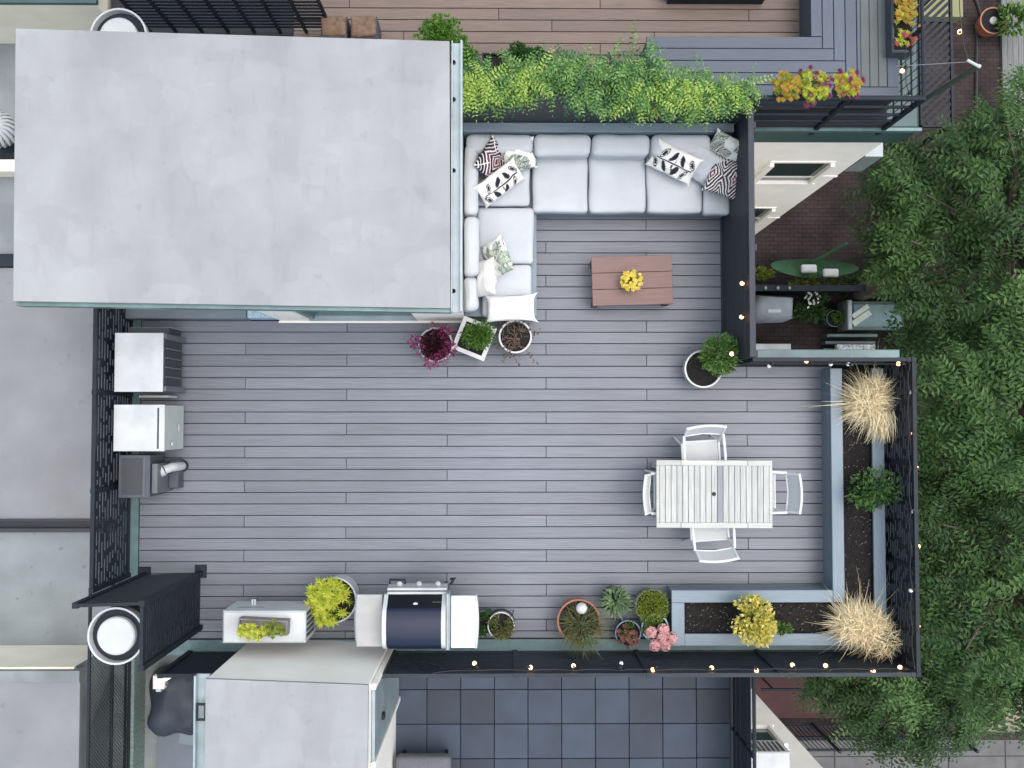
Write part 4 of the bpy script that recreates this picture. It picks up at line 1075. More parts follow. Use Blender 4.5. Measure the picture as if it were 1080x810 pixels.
def shrub(name, label, px, py, z0, h, rx, ry, rz, n, L, W, mt, seed, cat='shrub', clumps=9, zc=None, up=.5):
    rnd = random.Random(seed); zc = zc or z0+h; X, Y = at(px, py, zc)
    t = thing(name, label, cat, (X, Y, z0)); m = MB()
    for i in range(7):
        d = rdir(rnd, .9); m.tube([(X+rnd.gauss(0,.01), Y+rnd.gauss(0,.01), z0), (X+d.x*rx*.4, Y+d.y*ry*.4, z0+h*.5), (X+d.x*rx*.75, Y+d.y*ry*.75, zc+abs(d.z)*rz*.4)], [.008,.006,.003], 5)
    m.build('stem', M_stem, t)
    m = MB(); bush(m, (X, Y, zc), rx, ry, rz, n, L, W, rnd, clumps=clumps, up=up); m.build('foliage', mt, t)
    return t, X, Y
t, X, Y = shrub('variegated_shrub', 'yellow variegated shrub in the lower arm of the raised planter', 793, 657, PZ-.1, .42, .27, .31, .22, 1700, .052, .034, L_yel, 41, clumps=7)
m = MB(); rnd = random.Random(77); bush(m, (X, Y, PZ+.2), .25, .28, .16, 600, .055, .028, rnd, clumps=9)
X2, Y2 = at(825, 663, PZ+.15); bush(m, (X2, Y2, PZ+.12), .13, .06, .07, 150, .05, .02, rnd); m.build('green_foliage', L_green, t)
shrub('leafy_shrub', 'small green shrub in the right arm of the raised planter between the straw grasses', 924, 516, PZ-.1, .35, .34, .25, .2, 420, .068, .032, L_mid, 43, clumps=8)
tg = [o for o in COL.objects if o.name.startswith('leafy_shrub')][0]
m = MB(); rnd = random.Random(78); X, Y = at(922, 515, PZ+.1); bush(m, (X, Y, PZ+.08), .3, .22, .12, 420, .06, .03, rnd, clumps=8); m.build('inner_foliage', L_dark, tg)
# ================================================================== POTS ON THE DECK
def fill(t, mt, X, Y, z, rx, rz, n, L, W, seed, clumps=8, up=.5, name='foliage', ox=0, oy=0):
    rnd = random.Random(seed); m = MB(); bush(m, (X+ox, Y+oy, z), rx, rx, rz, n, L, W, rnd, clumps=clumps, up=up); return m.build(name, mt, t)
t, X, Y = pot('potted_shrub', 'round white pot with a bright green shrub at the fence corner', 742, 389, 0, .235, .36, M_potw, taper=.8, belly=.01)
fill(t, L_green, X+.13, Y+.14, .60, .22, .2, 1000, .055, .015, 51, 13)
fill(t, L_fern, X+.14, Y+.16, .68, .23, .2, 1500, .06, .016, 151, 9, name='young_foliage')
m = MB(); m.tube([(X, Y, .3), (X+.04, Y+.05, .5), (X+.1, Y+.1, .7)], [.014,.01,.005]); m.build('stem', M_stem, t)
t, X, Y = pot('potted_plant', 'round white pot of purple magenta foliage by the teal door', 459.5, 363.5, 0, .215, .34, M_potw, taper=.82)
fill(t, L_wine, X, Y, .38, .18, .12, 800, .045, .024, 53, 9)
rnd = random.Random(54); m = MB()
for dx, dy, n_ in ((-.24, .03, 70), (.12, .14, 100), (.19, -.05, 110), (.09, -.16, 90), (-.05, -.22, 70), (-.2, -.02, 30), (.0, .18, 40)):
    bush(m, (X+dx, Y+dy, .44), .085, .085, .05, n_, .045, .02, rnd)
m.build('magenta_foliage', L_mag, t)
# square pot
X, Y = at(500, 357, .42)
t = thing('potted_shrub', 'square white pot turned askew with a dense green shrub below the sofa', 'plant pot', (X, Y, 0), rad(-22))
m = MB(); s_ = .215
def frus(m, s0, s1, z0, z1): m.add([(-s0,-s0,z0),(s0,-s0,z0),(s0,s0,z0),(-s0,s0,z0),(-s1,-s1,z1),(s1,-s1,z1),(s1,s1,z1),(-s1,s1,z1)], [(3,2,1,0),(0,1,5,4),(1,2,6,5),(2,3,7,6),(3,0,4,7)])
frus(m, .16, s_, 0, .42)
i_ = .165
m.box(-s_, s_, i_, s_, .42, .43); m.box(-s_, s_, -s_, -i_, .42, .43); m.box(-s_, -i_, -i_, i_, .42, .43); m.box(i_, s_, -i_, i_, .42, .43)
m.build('pot', M_potw, t, world=False)
m = MB(); m.box(-i_, i_, -i_, i_, .36, .40); m.build('soil', M_soil, t, world=False)
m = MB(); rnd = random.Random(55); bush(m, (.03, .06, .60), .20, .19, .2, 1400, .05, .014, rnd, clumps=11); m.build('foliage', L_green, t, world=False)
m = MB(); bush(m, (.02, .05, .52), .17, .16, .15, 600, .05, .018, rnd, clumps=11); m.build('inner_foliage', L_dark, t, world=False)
t, X, Y = pot('potted_plant', 'round white pot with a straggly dried brown plant by the sofa end', 543.5, 355, 0, .205, .36, M_potw, taper=.82)
rnd = random.Random(56); m = MB(); m2 = MB()
for i in range(42):
    d = rdir(rnd, .4); p = Vector((X+rnd.gauss(0,.05), Y+rnd.gauss(0,.05), .3)); pts = [p.copy()]
    dd = Vector((d.x+(.25 if i % 3 == 0 else 0), d.y+(.2 if i % 3 == 0 else 0), abs(d.z)*.9+.2)).normalized()
    for k in range(5):
        dd = (dd+rdir(rnd, 0)*.45-Vector((0,0,.18))).normalized(); p = p+dd*rnd.uniform(.04,.075); p.z = max(p.z, .3); pts.append(p.copy())
    m.tube(pts, [.005,.0045,.004,.003,.003,.002], 4)
    for q in pts[2:]:
        for _ in range(2): m2.leaf(q, rdir(rnd, .3), .035, .018)
m.build('twigs', mat('pale_twig', (.16,.12,.09), .9, .3, 20), t); m2.build('foliage', L_twig, t)
t, X, Y = pot('potted_plant', 'big pale grey pot of lime yellow foliage between the air conditioner and the grill', 352, 633, 0, .275, .52, M_potg, taper=.8, soil_drop=.03, rim=.018)
m = MB(); rnd = random.Random(57)
def rosettes(m, X, Y, Z, r, n, rl, rnd, off=(0,0), nl=16, lw=.012):
    for i in range(n):
        a = rnd.uniform(0, 6.28); q = rnd.random()**.55*r
        c = Vector((X+off[0]+q*math.cos(a), Y+off[1]+q*math.sin(a), Z+(.12*(1-(q/r)**2))*rnd.uniform(.5,1.2)))
        for k in range(nl):
            b_ = k*2.4; el = .25+.9*k/nl; s = rnd.uniform(.8,1.15)
            m.leaf(c, Vector((math.cos(b_), math.sin(b_), el)), rl*s*(1-.35*k/nl), lw, fold=.1)
rosettes(m, X-.06, Y-.0, .58, .25, 46, .10, rnd, nl=18, lw=.022); m.build('foliage', L_lime, t)
m = MB(); rosettes(m, X-.07, Y+.0, .5, .26, 22, .07, rnd, nl=12, lw=.015); m.build('lower_foliage', L_moss, t)
# small white pot with the watering can like handle, green plant
t, X, Y = pot('potted_plant', 'small white tapered pot with an olive green plant right of the grill', 528.5, 660, 0, .165, .38, M_potw, taper=.72, rim=.012)
fill(t, L_olive, X, Y, .38, .155, .06, 900, .04, .016, 58, 9)
m = MB(); 
m.box(X-.1, X-.085, Y+.0, Y+.22, .0, .02); 
t2 = thing('planter_stand', 'dark wire stand holding the small white tapered pot', 'plant stand', (X, Y, 0))
m = MB()
for a in (.6, 2.4, 4.0, 5.4): m.tube([(X+.19*math.cos(a), Y+.19*math.sin(a), 0), (X+.17*math.cos(a), Y+.17*math.sin(a), .2)], .006, 5)
m.lathe((X, Y, .2), [(.165, 0), (.172, 0), (.172, .008), (.165, .008)], 24); m.build('legs', M_black, t2)
t, X, Y = pot('potted_plant', 'dark pot of shadowed greenery squeezed between grill shelf and small white pot', 510, 657, 0, .15, .3, M_potdk, taper=.8)
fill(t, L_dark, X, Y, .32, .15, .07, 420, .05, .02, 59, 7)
t, X, Y = pot('potted_plant', 'large terracotta pot with wiry grey-green plant and a glass globe', 610.5, 655, 0, .265, .40, M_terra, taper=.78, rim=.022)
rnd = random.Random(60); m = MB()
for i in range(520):
    a = rnd.uniform(0, 6.28); q = rnd.random()**.6*.2; p = Vector((X+.04+q*math.cos(a), Y-.07+q*math.sin(a), .38))
    blade(m, p, Vector((math.cos(a)*.8+.15+rnd.gauss(0,.4), math.sin(a)*.8-.25+rnd.gauss(0,.4), 1.1)), rnd.uniform(.14,.3), .008, rnd.uniform(.6,2.2), rnd)
m.build('foliage', L_olive, t)
m = MB(); bush(m, (X+.05, Y-.12, .42), .22, .22, .08, 420, .035, .012, rnd, clumps=7); m.build('small_leaves', L_grey, t)
gx_, gy_ = at(613.5, 642, .5)
t = thing('glass_globe', 'clear watering globe standing in the terracotta pot', 'globe', (gx_, gy_, .38))
M_clear = mat('frosted_glass', (.55,.57,.58), .12, .25, 10, spec=.8)
m = MB(); m.ball((gx_, gy_, .48), .07, .07, .07, 20, 12); m.build('bulb', M_clear, t, smooth=True)
m = MB(); m.tube([(gx_, gy_, .36), (gx_, gy_, .42)], .014); m.build('stem', M_clear, t)
t, X, Y = pot('potted_plant', 'dark grey pot of upright sage green leaves', 649, 633.5, 0, .165, .32, M_potdk, taper=.8)
rnd = random.Random(61); m = MB()
for i in range(260):
    a = rnd.uniform(0, 6.28); q = rnd.random()**.6*.14
    p = Vector((X+q*math.cos(a), Y+q*math.sin(a), .32+rnd.uniform(0,.1)))
    m.leaf(p, Vector((math.cos(a)*.9+rnd.gauss(0,.3), math.sin(a)*.9+rnd.gauss(0,.3), rnd.uniform(.3,1.3))), rnd.uniform(.06,.12), .022)
m.build('foliage', L_grey, t)
t, X, Y = pot('potted_plant', 'dark pot filled by a rounded yellow-green mound beside the planter end', 687.5, 639, 0, .205, .3, M_potdk, taper=.8)
fill(t, L_moss, X, Y, .31, .215, .13, 2200, .026, .013, 62, 0)
t, X, Y = pot('potted_plant', 'cobalt blue pot with green and reddish succulent leaves', 662.5, 668, 0, .16, .28, M_potblue, taper=.8, rim=.014)
fill(t, L_green, X-.01, Y+.04, .29, .1, .05, 160, .04, .02, 63, 5)
m = MB(); rnd = random.Random(64); rosettes(m, X+.0, Y-.03, .28, .14, 24, .045, rnd, nl=12, lw=.018)
m.build('reddish_foliage', leafmat('russet_leaf', [(.2,.07,.06),(.3,.13,.11),(.14,.05,.05),(.12,.13,.06)]), t)
t, X, Y = pot('potted_hydrangea', 'pale blue pot of pink hydrangea blooms beside the planter end', 691, 662, 0, .17, .3, M_potpb, taper=.8)
fill(t, L_green, X, Y, .34, .15, .06, 170, .06, .035, 65, 6)
rnd = random.Random(66)
for i, (px, py) in enumerate(((686.5, 667), (700, 664), (690.5, 681), (702, 681), (708.5, 673.5), (698, 673))):
    bx_, by_ = at(px, py, .46); m = MB()
    for k in range(130):
        d = rdir(rnd, .55); p = Vector((bx_, by_, .44))+d*.064*rnd.uniform(.75, 1.12)
        for q in range(4):
            e = rdir(rnd, 0); e = (e-d*e.dot(d)).normalized(); m.leaf(p, (e+d*.4), .022, .018, up=d)
    m.build('blossom', L_pink, t)
# ================================================================== GRILL
def gp(px, py, z): return at(px, py, z)
gz = .92
gl, gr = ax(406.5, 1.15, 650), ax(470, 1.15, 650)
t = thing('gas_grill', 'gas grill with midnight blue hood and two white side shelves', 'grill', ((gl+gr)/2, ay(655, 1), 0))
yB = ay(687.5, 1.1, 440); yF = ay(627, gz, 440); yH = ay(641.5, 1.12, 440)
# cart
m = MB(); m.box(gl+.02, gr-.02, yB+.02, yF-.02, .12, .78, bev=.01); m.build('cart', M_acdark, t)
for sx in (gl+.06, gr-.06):
    for sy_ in (yB+.08, yF-.06):
        m = MB(); Mx = Matrix.Rotation(math.pi/2, 4, 'Y'); m.lathe((sx-.015, sy_, .055), [(.055, 0), (.055, .03)], 16, M=Mx); m.build('wheel', M_black, t)
m = MB(); m.box(gl-.02, gr+.02, yB, yF, .785, gz, bev=.01); m.build('firebox', M_alu, t)
# control panel sloping towards the deck
cp0, cp1 = ay(616.5, .84), yF
m = MB(); m.add([(gl-.01, cp0, .80), (gr+.0, cp0, .80), (gr+.0, yF+.01, gz-.01), (gl-.01, yF+.01, gz-.01), (gl-.01, cp0, .72), (gr+.0, cp0, .72), (gr, yF-.01, .72), (gl-.01, yF-.01, .72)],
    [(3,2,1,0),(0,1,5,4),(4,5,6,7),(0,4,7,3),(1,2,6,5),(2,3,7,6)]); m.build('control_panel', mat('grill_panel_metal', (.36,.37,.39), .4, .1, 20, metal=.5), t)
for px in (421, 441.5, 461.5):
    X, Y = at(px, 617, .86); m = MB(); Mx = Matrix.Rotation(rad(-60), 4, 'X'); m.lathe((X, Y-.01, .80), [(.034, 0), (.034, .02), (.028, .035), (.02, .04), (0, .04)], 18, M=Matrix.Rotation(rad(-48), 4, 'X')); m.build('knob', M_acwhite, t, smooth=True)
# front towel rail with brackets
m = MB(); yh = ay(611.5, .8)
m.tube([(ax(411, .8, 610), cp0, .78), (ax(411, .8, 610), yh, .78), (ax(427, .8, 610), yh, .78), (ax(427, .8, 610), cp0, .78)], .014, 8); m.build('tool_hook', M_black, t, smooth=True)
m = MB(); m.tube([(ax(475, .8, 612), cp0-.01, .78), (ax(479.5, .8, 614), yh+.02, .78), (ax(475, .8, 614), yh+.0, .75)], .016, 8); m.build('tool_hook', M_black, t, smooth=True)
# hood handle bars
m = MB()
for py in (621.5, 625.5, 629): m.box(gl-.005, gr+.0, ay(py+1.3, gz+.04, 440), ay(py-1.3, gz+.04, 440), gz-.01, gz+.04+(.01 if py > 624 else 0), bev=.008)
m.build('handle_trim', M_acwhite, t)
# hood: curved shell
prof = []
y0_, y1_ = yH+.11, yB+.005
n = 16; vs = []; fs = []
pts = [(y0_+.02, gz-.01), (y0_+.015, gz+.05), (yH+.04, gz+.14), (yH, gz+.205), (yH-.04, gz+.235), (yH-.16, gz+.262), (yH-.28, gz+.262), (yH-.38, gz+.245), (yB+.06, gz+.2), (yB+.015, gz+.1), (yB+.012, gz-.01)]
hl, hr = gl+.012, gr-.05
m = MB(); vs = [(hl, a, b_) for a, b_ in pts]+[(hr, a, b_) for a, b_ in pts]; n = len(pts)
m.add(vs, [(i, i+n, i+1+n, i+1) for i in range(n-1)], 0); m.m = [1 if i < 3 else 0 for i in range(n-1)]
m.build('hood', [M_enamel, M_blackgl], t, smooth=True)
for x0, x1 in ((gl-.035, hl-.001), (hr+.001, gr+.0)):
    m = MB(); vs = [(x0, a+.004, b_+.014) for a, b_ in pts]+[(x1, a+.004, b_+.014) for a, b_ in pts]
    m.add(vs, [(i, i+n, i+1+n, i+1) for i in range(n-1)]+[tuple(range(n-1, -1, -1)), tuple(range(n, 2*n))]); m.build('hood_end', M_acwhite, t, smooth=True)
X, Y = at(438, 639, 1.08); m = MB(); m.lathe((X, Y, gz+.115), [(.034, 0), (.038, .02), (.03, .035), (0, .037)], 20, M=None); m.build('thermometer', M_alu, t, smooth=True)
X, Y = at(461, 636.5, 1.04); m = MB(); m.box(X-.055, X+.055, Y-.018, Y+.018, gz+.10, gz+.125)
m.build('badge', M_alu, t)
m = MB()
for sx in (gr+.02,): m.box(sx-.02, sx+.02, yB+.02, ay(624, 1.0), gz-.02, gz+.2, bev=.01)
m.build('side_cheek', M_acgal, t)
def shelf(xa, xb, ya, yb_, z, flip):
    m = MB(); n = 10; vs = []
    # rounded outer edge
    def ox(k): s = 1-(2*k/n-1)**2; return s*.022
    for k in range(n+1):
        y = ya+(yb_-ya)*k/n
        if flip: vs.append((xa-ox(k)+.02, y))
    poly = [(xb, ya), (xb, yb_)]+[(xa-ox(n-k)+.015, yb_+(ya-yb_)*k/n) for k in range(n+1)] if flip else [(xa, ya), (xa, yb_)]+[(xb+ox(n-k)-.015, yb_+(ya-yb_)*k/n) for k in range(n+1)]
    m.prism(poly, z-.035, z); return m
sz = .90
xa, xb = ax(376, sz, 655), ax(403, sz, 655)
o = shelf(xa, xb, ay(681.5, sz), ay(627, sz), sz, True).build('side_shelf', mat('grey_shelf_enamel', (.34,.345,.34), .45, .08, 5, var2=.1, scale2=3), t)  # left shelf has a greyer, darker base colour than the right one
m = MB(); nn_ = 12; pts_ = [(xa+.012-(1-(2*k/nn_-1)**2)*.022, ay(682, sz)+(ay(626.5, sz)-ay(682, sz))*k/nn_, sz-.014) for k in range(nn_+1)]; m.tube(pts_, .02, 8); m.build('shelf_rail', M_acgal, t, smooth=True)
xa, xb = ax(476, sz, 655), ax(502.5, sz, 655)
shelf(xa, xb, ay(683, sz), ay(628.5, sz), sz, False).build('side_shelf', mat('pale_blue_white_enamel', (.62,.7,.75), .3, .05, 4, var2=.06), t)
m = MB(); pts_ = [(xb-.012+(1-(2*k/nn_-1)**2)*.022, ay(683.5, sz)+(ay(628, sz)-ay(683.5, sz))*k/nn_, sz-.014) for k in range(nn_+1)]; m.tube(pts_, .02, 8); m.build('shelf_rail', M_acwhite, t, smooth=True)
# ================================================================== AIR CONDITIONER WITH TROUGH
zt_ = .95
xa, xb = ax(234.5, zt_, 660), ax(322, zt_, 660); ya, yb_ = ay(678, zt_), ay(644, zt_)
t = thing('air_conditioner', 'white outdoor air conditioner carrying the yellow flower trough', 'air conditioner', ((xa+xb)/2, (ya+yb_)/2, 0))
m = MB(); m.box(xa, xb, ya, yb_, .38, zt_, bev=.02); m.build('housing', M_acwhite, t)
m = MB()
for r_ in range(7):
    for c_ in range(5):
        y = ya+.05+c_*.062; z = .48+r_*.06; m.box(xb+.001, xb+.004, y, y+.042, z, z+.04)
m.build('vent_slots', M_grille, t)
m = MB(); m.box(xa+.04, xb-.04, yb_-.02, yb_+.004, .0, .02)
m = MB(); 
for sx in (xa+.12, xb-.12): m.box(sx-.03, sx+.03, ya+.02, yb_-.02, 0, .379)
m.each('foot', M_acgal, t)
m = MB(); X, Y = at(268, 628, .55); m.tube([(X, yb_, .62), (X, yb_+.07, .62)], .012); m.tube([(X+.03, yb_, .62), (X+.03, yb_+.07, .62)], .012)
m.build('valve', M_acwhite, t)
m = MB(); m.box(ax(246, .9, 640), ax(275, .9, 640), yb_+.001, yb_+.006, .72, .80); m.build('label_plate', M_acgal, t)
X0, Y0 = at(277, 661.5, zt_+.14)
tr = thing('flower_trough', 'brown-grey trough of yellow-green succulents on the white air conditioner', 'trough planter', (X0, Y0, zt_))
m = MB(); Mx = Matrix.Translation((X0, Y0, zt_)) @ Matrix.Rotation(rad(-3), 4, 'Z')
m.box(-.28, .28, -.085, -.07, .001, .14, M=Mx); m.box(-.28, .28, .07, .085, .001, .14, M=Mx); m.box(-.28, -.265, -.07, .07, .001, .14, M=Mx); m.box(.265, .28, -.07, .07, .001, .14, M=Mx); m.box(-.265, .265, -.07, .07, .001, .1, M=Mx)
m.build('trough', mat('taupe_plastic', (.16,.15,.145), .7, .15, 8), tr)
m = MB(); rnd = random.Random(71)
for i in range(38):
    u = rnd.uniform(-.27, .04); rosettes(m, X0+u, Y0-.03+rnd.gauss(0,.03), zt_+.13, .03, 1, .055, rnd, nl=14, lw=.014)
m.build('yellow_foliage', L_lime, tr)
m = MB()
for i in range(34):
    u = rnd.uniform(-.02, .25); rosettes(m, X0+u, Y0-.035+rnd.gauss(0,.03), zt_+.11, .03, 1, .04, rnd, nl=12, lw=.018)
m.build('green_foliage', L_moss, tr)
# ================================================================== LEFT MECHANICAL CABINETS
def cab(name, label, cat, x0, x1, y0, y1, h, mt, topm=None, z0=.1):
    t = thing(name, label, cat, ((x0+x1)/2, (y0+y1)/2, 0)); m = MB(); m.box(x0, x1, y0, y1, z0, h-.012, bev=0); m.build('housing', mt, t)
    m = MB(); m.box(x0-.008, x1+.012, y0-.008, y1+.008, h-.011, h, bev=.003); m.build('lid', topm or mt, t)
    m = MB(); m.box(x0+.04, x0+.12, y0+.03, y1-.03, 0, z0-.001); m.box(x1-.12, x1-.04, y0+.03, y1-.03, 0, z0-.001); m.each('foot', M_acgal, t); return t
h1 = .78
x1_ = ax(172, h1, 380); x0_ = ax(121.5, h1, 380); ya, yb_ = ay(412.5, h1), ay(352, h1)
t = cab('condensing_unit', 'white-topped condensing unit with louvred face nearest the stair house', 'air conditioner', x0_, x1_-.012, ya, yb_, h1, M_acmid, M_acwhite)
m = MB(); fx_ = x1_-.011
m.box(fx_, fx_+.01, ya+.06, yb_-.06, .15, .7); m.build('fan_grille', M_grille, t)
m = MB()
for i in range(6): y = ya+.06+(yb_-ya-.12)*i/5; m.box(fx_+.011, fx_+.03, y-.008, y+.008, .14, .71)
m.box(fx_+.0, fx_+.04, ya, ya+.055, .1, .76); m.box(fx_+.0, fx_+.04, yb_-.055, yb_, .1, .76); m.build('grille_frame', M_acmid, t)
m = MB(); m.box(x0_+.06, x1_-.02, yb_+.009, yb_+.09, .14, .55); m.build('coil', M_grille, t)
m = MB()
for i in range(16): m.box(x0_+.08+i*.032, x0_+.09+i*.032, yb_+.091, yb_+.1, .15, .54)
m.build('coil_fins', M_acgal, t)
h2 = .78
x1b = ax(173.5, h2, 450); ya2, yb2 = ay(475, h2), ay(427.5, h2)
t = cab('heat_pump_cabinet', 'middle white cabinet with a smooth grey front between the louvred unit and dark box', 'cabinet', x0_, x1b-.012, ya2, yb2, h2, mat('pale_grey_green_panel', (.4,.44,.42), .5, .05, 4), M_acwhite)
m = MB(); m.box(x1b-.085, x1b-.065, ya2+.02, yb2-.03, h2+.0005, h2+.004); m.build('lid_seam', M_grille, t)
m = MB(); m.box(x1b+.0, x1b+.012, (ya2+yb2)/2-.04, (ya2+yb2)/2+.04, .3, .33); m.box(x1b, x1b+.02, ya2+.05, ya2+.09, .5, .56); m.build('handle', M_acwhite, t)
h3 = .62
x1c = ax(157, h3, 500); ya3, yb3 = ay(524, h3), ay(480.5, h3)
t = cab('equipment_box', 'low dark metal equipment box beside the white elbow pipe', 'cabinet', x0_, x1c, ya3, yb3, h3, M_acdark, M_acdark)
m = MB(); m.box(x1c-.06, x1c-.05, ya3+.01, yb3-.01, h3+.0005, h3+.006); m.box(x1c+.013, x1c+.08, ya3+.04, yb3-.1, .02, h3-.06); m.build('front_flange', M_acmid, t)
m = MB(); m.box(x0_+.03, x1c-.08, ya3+.03, yb3-.03, h3+.0008, h3+.005, bev=.003); m.build('top_panel', M_grille, t)
m = MB(); m.box(x1c+.081, x1c+.2, ya3+.07, yb3-.07, .001, .2, bev=.01); m.build('service_box', M_acdark, t)
X1, Y1 = at(191, 491.5, .05); X2, Y2 = at(172, 497, .5)
t = thing('vent_pipe', 'white elbow vent pipe rising from the deck beside the dark equipment box', 'pipe', (X1, Y1, 0))
m = MB(); m.tube([(X1, Y1, .002), (X1, Y1, .26), (X1-.02, Y1, .33), (X1-.09, Y1-.03, .38)], .055, 16); m.tube([(X1-.09, Y1-.03, .38), (X1-.17, Y1-.07, .40)], .068, 16); m.build('pipe', M_acwhite, t, smooth=True)
m = MB(); m.lathe((X1, Y1, .001), [(.056, 0), (.078, 0), (.078, .02), (.056, .02)], 24); m.build('collar', M_black, t)
# white pipe ends and small lines between units
t = thing('refrigerant_pipe', 'thin white insulated pipe between the louvred unit and the middle cabinet', 'pipe', (x0_+.3, (ya+yb2)/2, 0))
m = MB(); yy = ay(418, .4); m.tube([(x0_+.1, yy, .3), (x1_-.12, yy, .3), (x1_-.10, yy, .05)], .016, 8); m.build('pipe', M_acwhite, t, smooth=True)
# ================================================================== STRING LIGHTS
def strings(label, path, bulbs, seed=1, par='string_light', hang=.05):
    """path: list of 3-D points; bulbs: list of (x,y,z,lit)"""
    t = thing(par, label, 'string light', path[0]); m = MB(); pts = []
    for i in range(len(path)-1):
        a, b_ = Vector(path[i]), Vector(path[i+1])
        for k in range(8):
            s = k/8; p = a.lerp(b_, s); p.z -= hang*math.sin(math.pi*s); pts.append(p)
    pts.append(Vector(path[-1])); m.tube(pts, .005, 5); m.build('cable', M_cord, t)
    rnd = random.Random(seed)
    for x, y, z, lit in bulbs:
        d = Vector((rnd.uniform(-1,1), rnd.uniform(-1,1), -1.2)).normalized(); p = Vector((x, y, z))
        m = MB(); m.tube([p-d*.02, p+d*.03], .015, 8); so_ = m.build('socket', M_cord, t)
        m = MB(); c = p+d*.06
        m.ball(c, .024, .024, .03, 12, 8); bo = m.build('bulb', M_bulb if lit else M_bulboff, t, smooth=True)
        if lit:
            m = MB(); m.ball(c, .012, .012, .03, 8, 6)
    return t
def row(lst, z, dx=0, dy=0):
    out = []
    for px, py, lit in lst: X, Y = at(px, py, z); out.append((X+dx, Y+dy, z+.05, lit))
    return out
zb_ = RH-.06
B1 = row([(503,702,1),(557.5,702,1),(605,702,1),(654,702,0),(691,703,1),(748,704,1),(796,703.5,1),(836.5,703.5,1),(872.5,705,1),(918,704.5,1),(952.5,704,1)], zb_)
strings('string of warm bulbs along the bottom railing behind the flower pots', [(B1[0][0]-.5, ry0+.03, RH)]+[(x, ry0+.05, RH-.02) for x, y, z, l in B1]+[(rx0-.04, ry0+.04, RH)], B1, 1)
B2 = row([(965,663,1),(963,620,0),(966,578,1),(962,538,0),(965.5,494,1),(963,454.5,1),(962,413,0)], zb_)
strings('string of warm bulbs along the right railing against the tree', [(rx0-.04, ry0+.06, RH)]+[(rx0-.05, y, RH-.02) for x, y, z, l in B2]+[(rx0-.04, ryt-.05, RH)], B2, 2)
B3 = row([(950,384,1),(896,385,0),(875,381,0),(853.7,383,1),(813,384,0)], zb_)
strings('string of warm bulbs along the upper railing above the raised planter', [(rx0-.06, ryt-.04, RH)]+[(x, ryt-.05, RH-.02) for x, y, z, l in B3]+[(fx+.03, ryt-.04, RH)], B3, 3)
B4 = row([(784.5,296,1),(783,331.5,1),(775,372.5,1)], FH-.16)
strings('string of three warm bulbs along the boarded fence by the coffee table', [(fx-.05, ryt+.05, FH-.1)]+[(fx-.06, y, FH-.12) for x, y, z, l in reversed(B4)]+[(fx-.05, 2.6, FH-.08)], B4, 4)
# ================================================================== GREENERY BEHIND THE SOFA
rnd = random.Random(81)
vt = thing('trailing_vine', 'long mass of ferny trailing greenery over the black wall behind the sofa', 'climbing plant', (1.0, 3.62, 1.6))
def vine(mt, lst, n, name, z0=1.72, L=(.18,.34), pairs=7, lL=.06, lW=.025):
    m = MB()
    for _ in range(n):
        px0, px1, py0, py1, zz = lst[rnd.randrange(len(lst))]
        px, py = rnd.uniform(px0, px1), rnd.uniform(py0, py1)
        z = z0+zz+rnd.uniform(-.12, .12); X, Y = at(px, py, z)
        a = rnd.gauss(-1.4, 1.2); d = Vector((math.cos(a), math.sin(a), rnd.uniform(-.1,.6)))
        frond(m, (X, Y, z), d, rnd.uniform(*L), pairs, lL, lW, rnd, droop=rnd.uniform(.5,1.2))
    m.build(name, mt, vt)
zones = [(488,545,72,100,0),(500,560,78,92,.05),(540,610,65,88,.1),(575,700,55,82,.16),(600,690,68,108,.1),(640,720,75,108,.05),(690,760,78,102,.0),(700,745,90,112,-.05),(740,790,90,102,0)]
vine(L_fern, zones, 620, 'fronds')
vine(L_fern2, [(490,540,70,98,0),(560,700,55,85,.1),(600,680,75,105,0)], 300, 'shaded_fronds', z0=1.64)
vine(leafmat('young_lime_leaf', [(.16,.3,.04),(.28,.42,.07),(.38,.48,.13)]), [(485,515,78,100,.1),(540,575,72,95,.12),(690,800,86,104,.05),(650,740,80,110,.08)], 170, 'young_fronds', z0=1.74)
m = MB()
for i in range(16):
    X, Y = -.35+i*.19, 3.6; pts = [(X, Y, 1.5)]
    for k in range(4): pts.append((pts[-1][0]+rnd.uniform(-.05,.1), pts[-1][1]+rnd.uniform(-.08,.06), pts[-1][2]+.06))
    m.tube(pts, .008, 5)
m.build('stem', M_stem, vt)
pbx = thing('window_box', 'dark trough planter holding the trailing greenery and dwarf conifer', 'trough planter', (.6, 3.68, NZ))
x0_v, x1_v = -.47, 2.2
m = MB(); yv0, yv1 = 3.565, 3.765
m.box(x0_v, x1_v, yv0, yv0+.02, NZ, 1.45); m.box(x0_v, x1_v, yv1-.02, yv1, NZ, 1.45); m.box(x0_v, x0_v+.02, yv0+.021, yv1-.021, NZ, 1.45); m.box(x1_v-.02, x1_v, yv0+.021, yv1-.021, NZ, 1.45); m.build('trough', M_black, pbx)
m = MB(); m.box(x0_v+.021, x1_v-.021, yv0+.021, yv1-.021, NZ+.3, 1.40); m.build('soil', M_soil, pbx)
X0, Y0 = at(545, 66, NZ+.3)
t = thing('planter_box', 'low black planter box on the brown deck behind the greenery', 'planter', (X0, Y0, NZ))
m = MB(); m.box(X0-.42, X0+.42, Y0-.12, Y0-.1, NZ, NZ+.3); m.box(X0-.42, X0+.42, Y0+.1, Y0+.12, NZ, NZ+.3); m.box(X0-.42, X0-.4, Y0-.099, Y0+.099, NZ, NZ+.3); m.box(X0+.4, X0+.42, Y0-.099, Y0+.099, NZ, NZ+.3); m.build('box', M_black, t)
m = MB(); m.box(X0-.399, X0+.399, Y0-.099, Y0+.099, NZ+.001, NZ+.26); m.build('soil', M_soil, t)
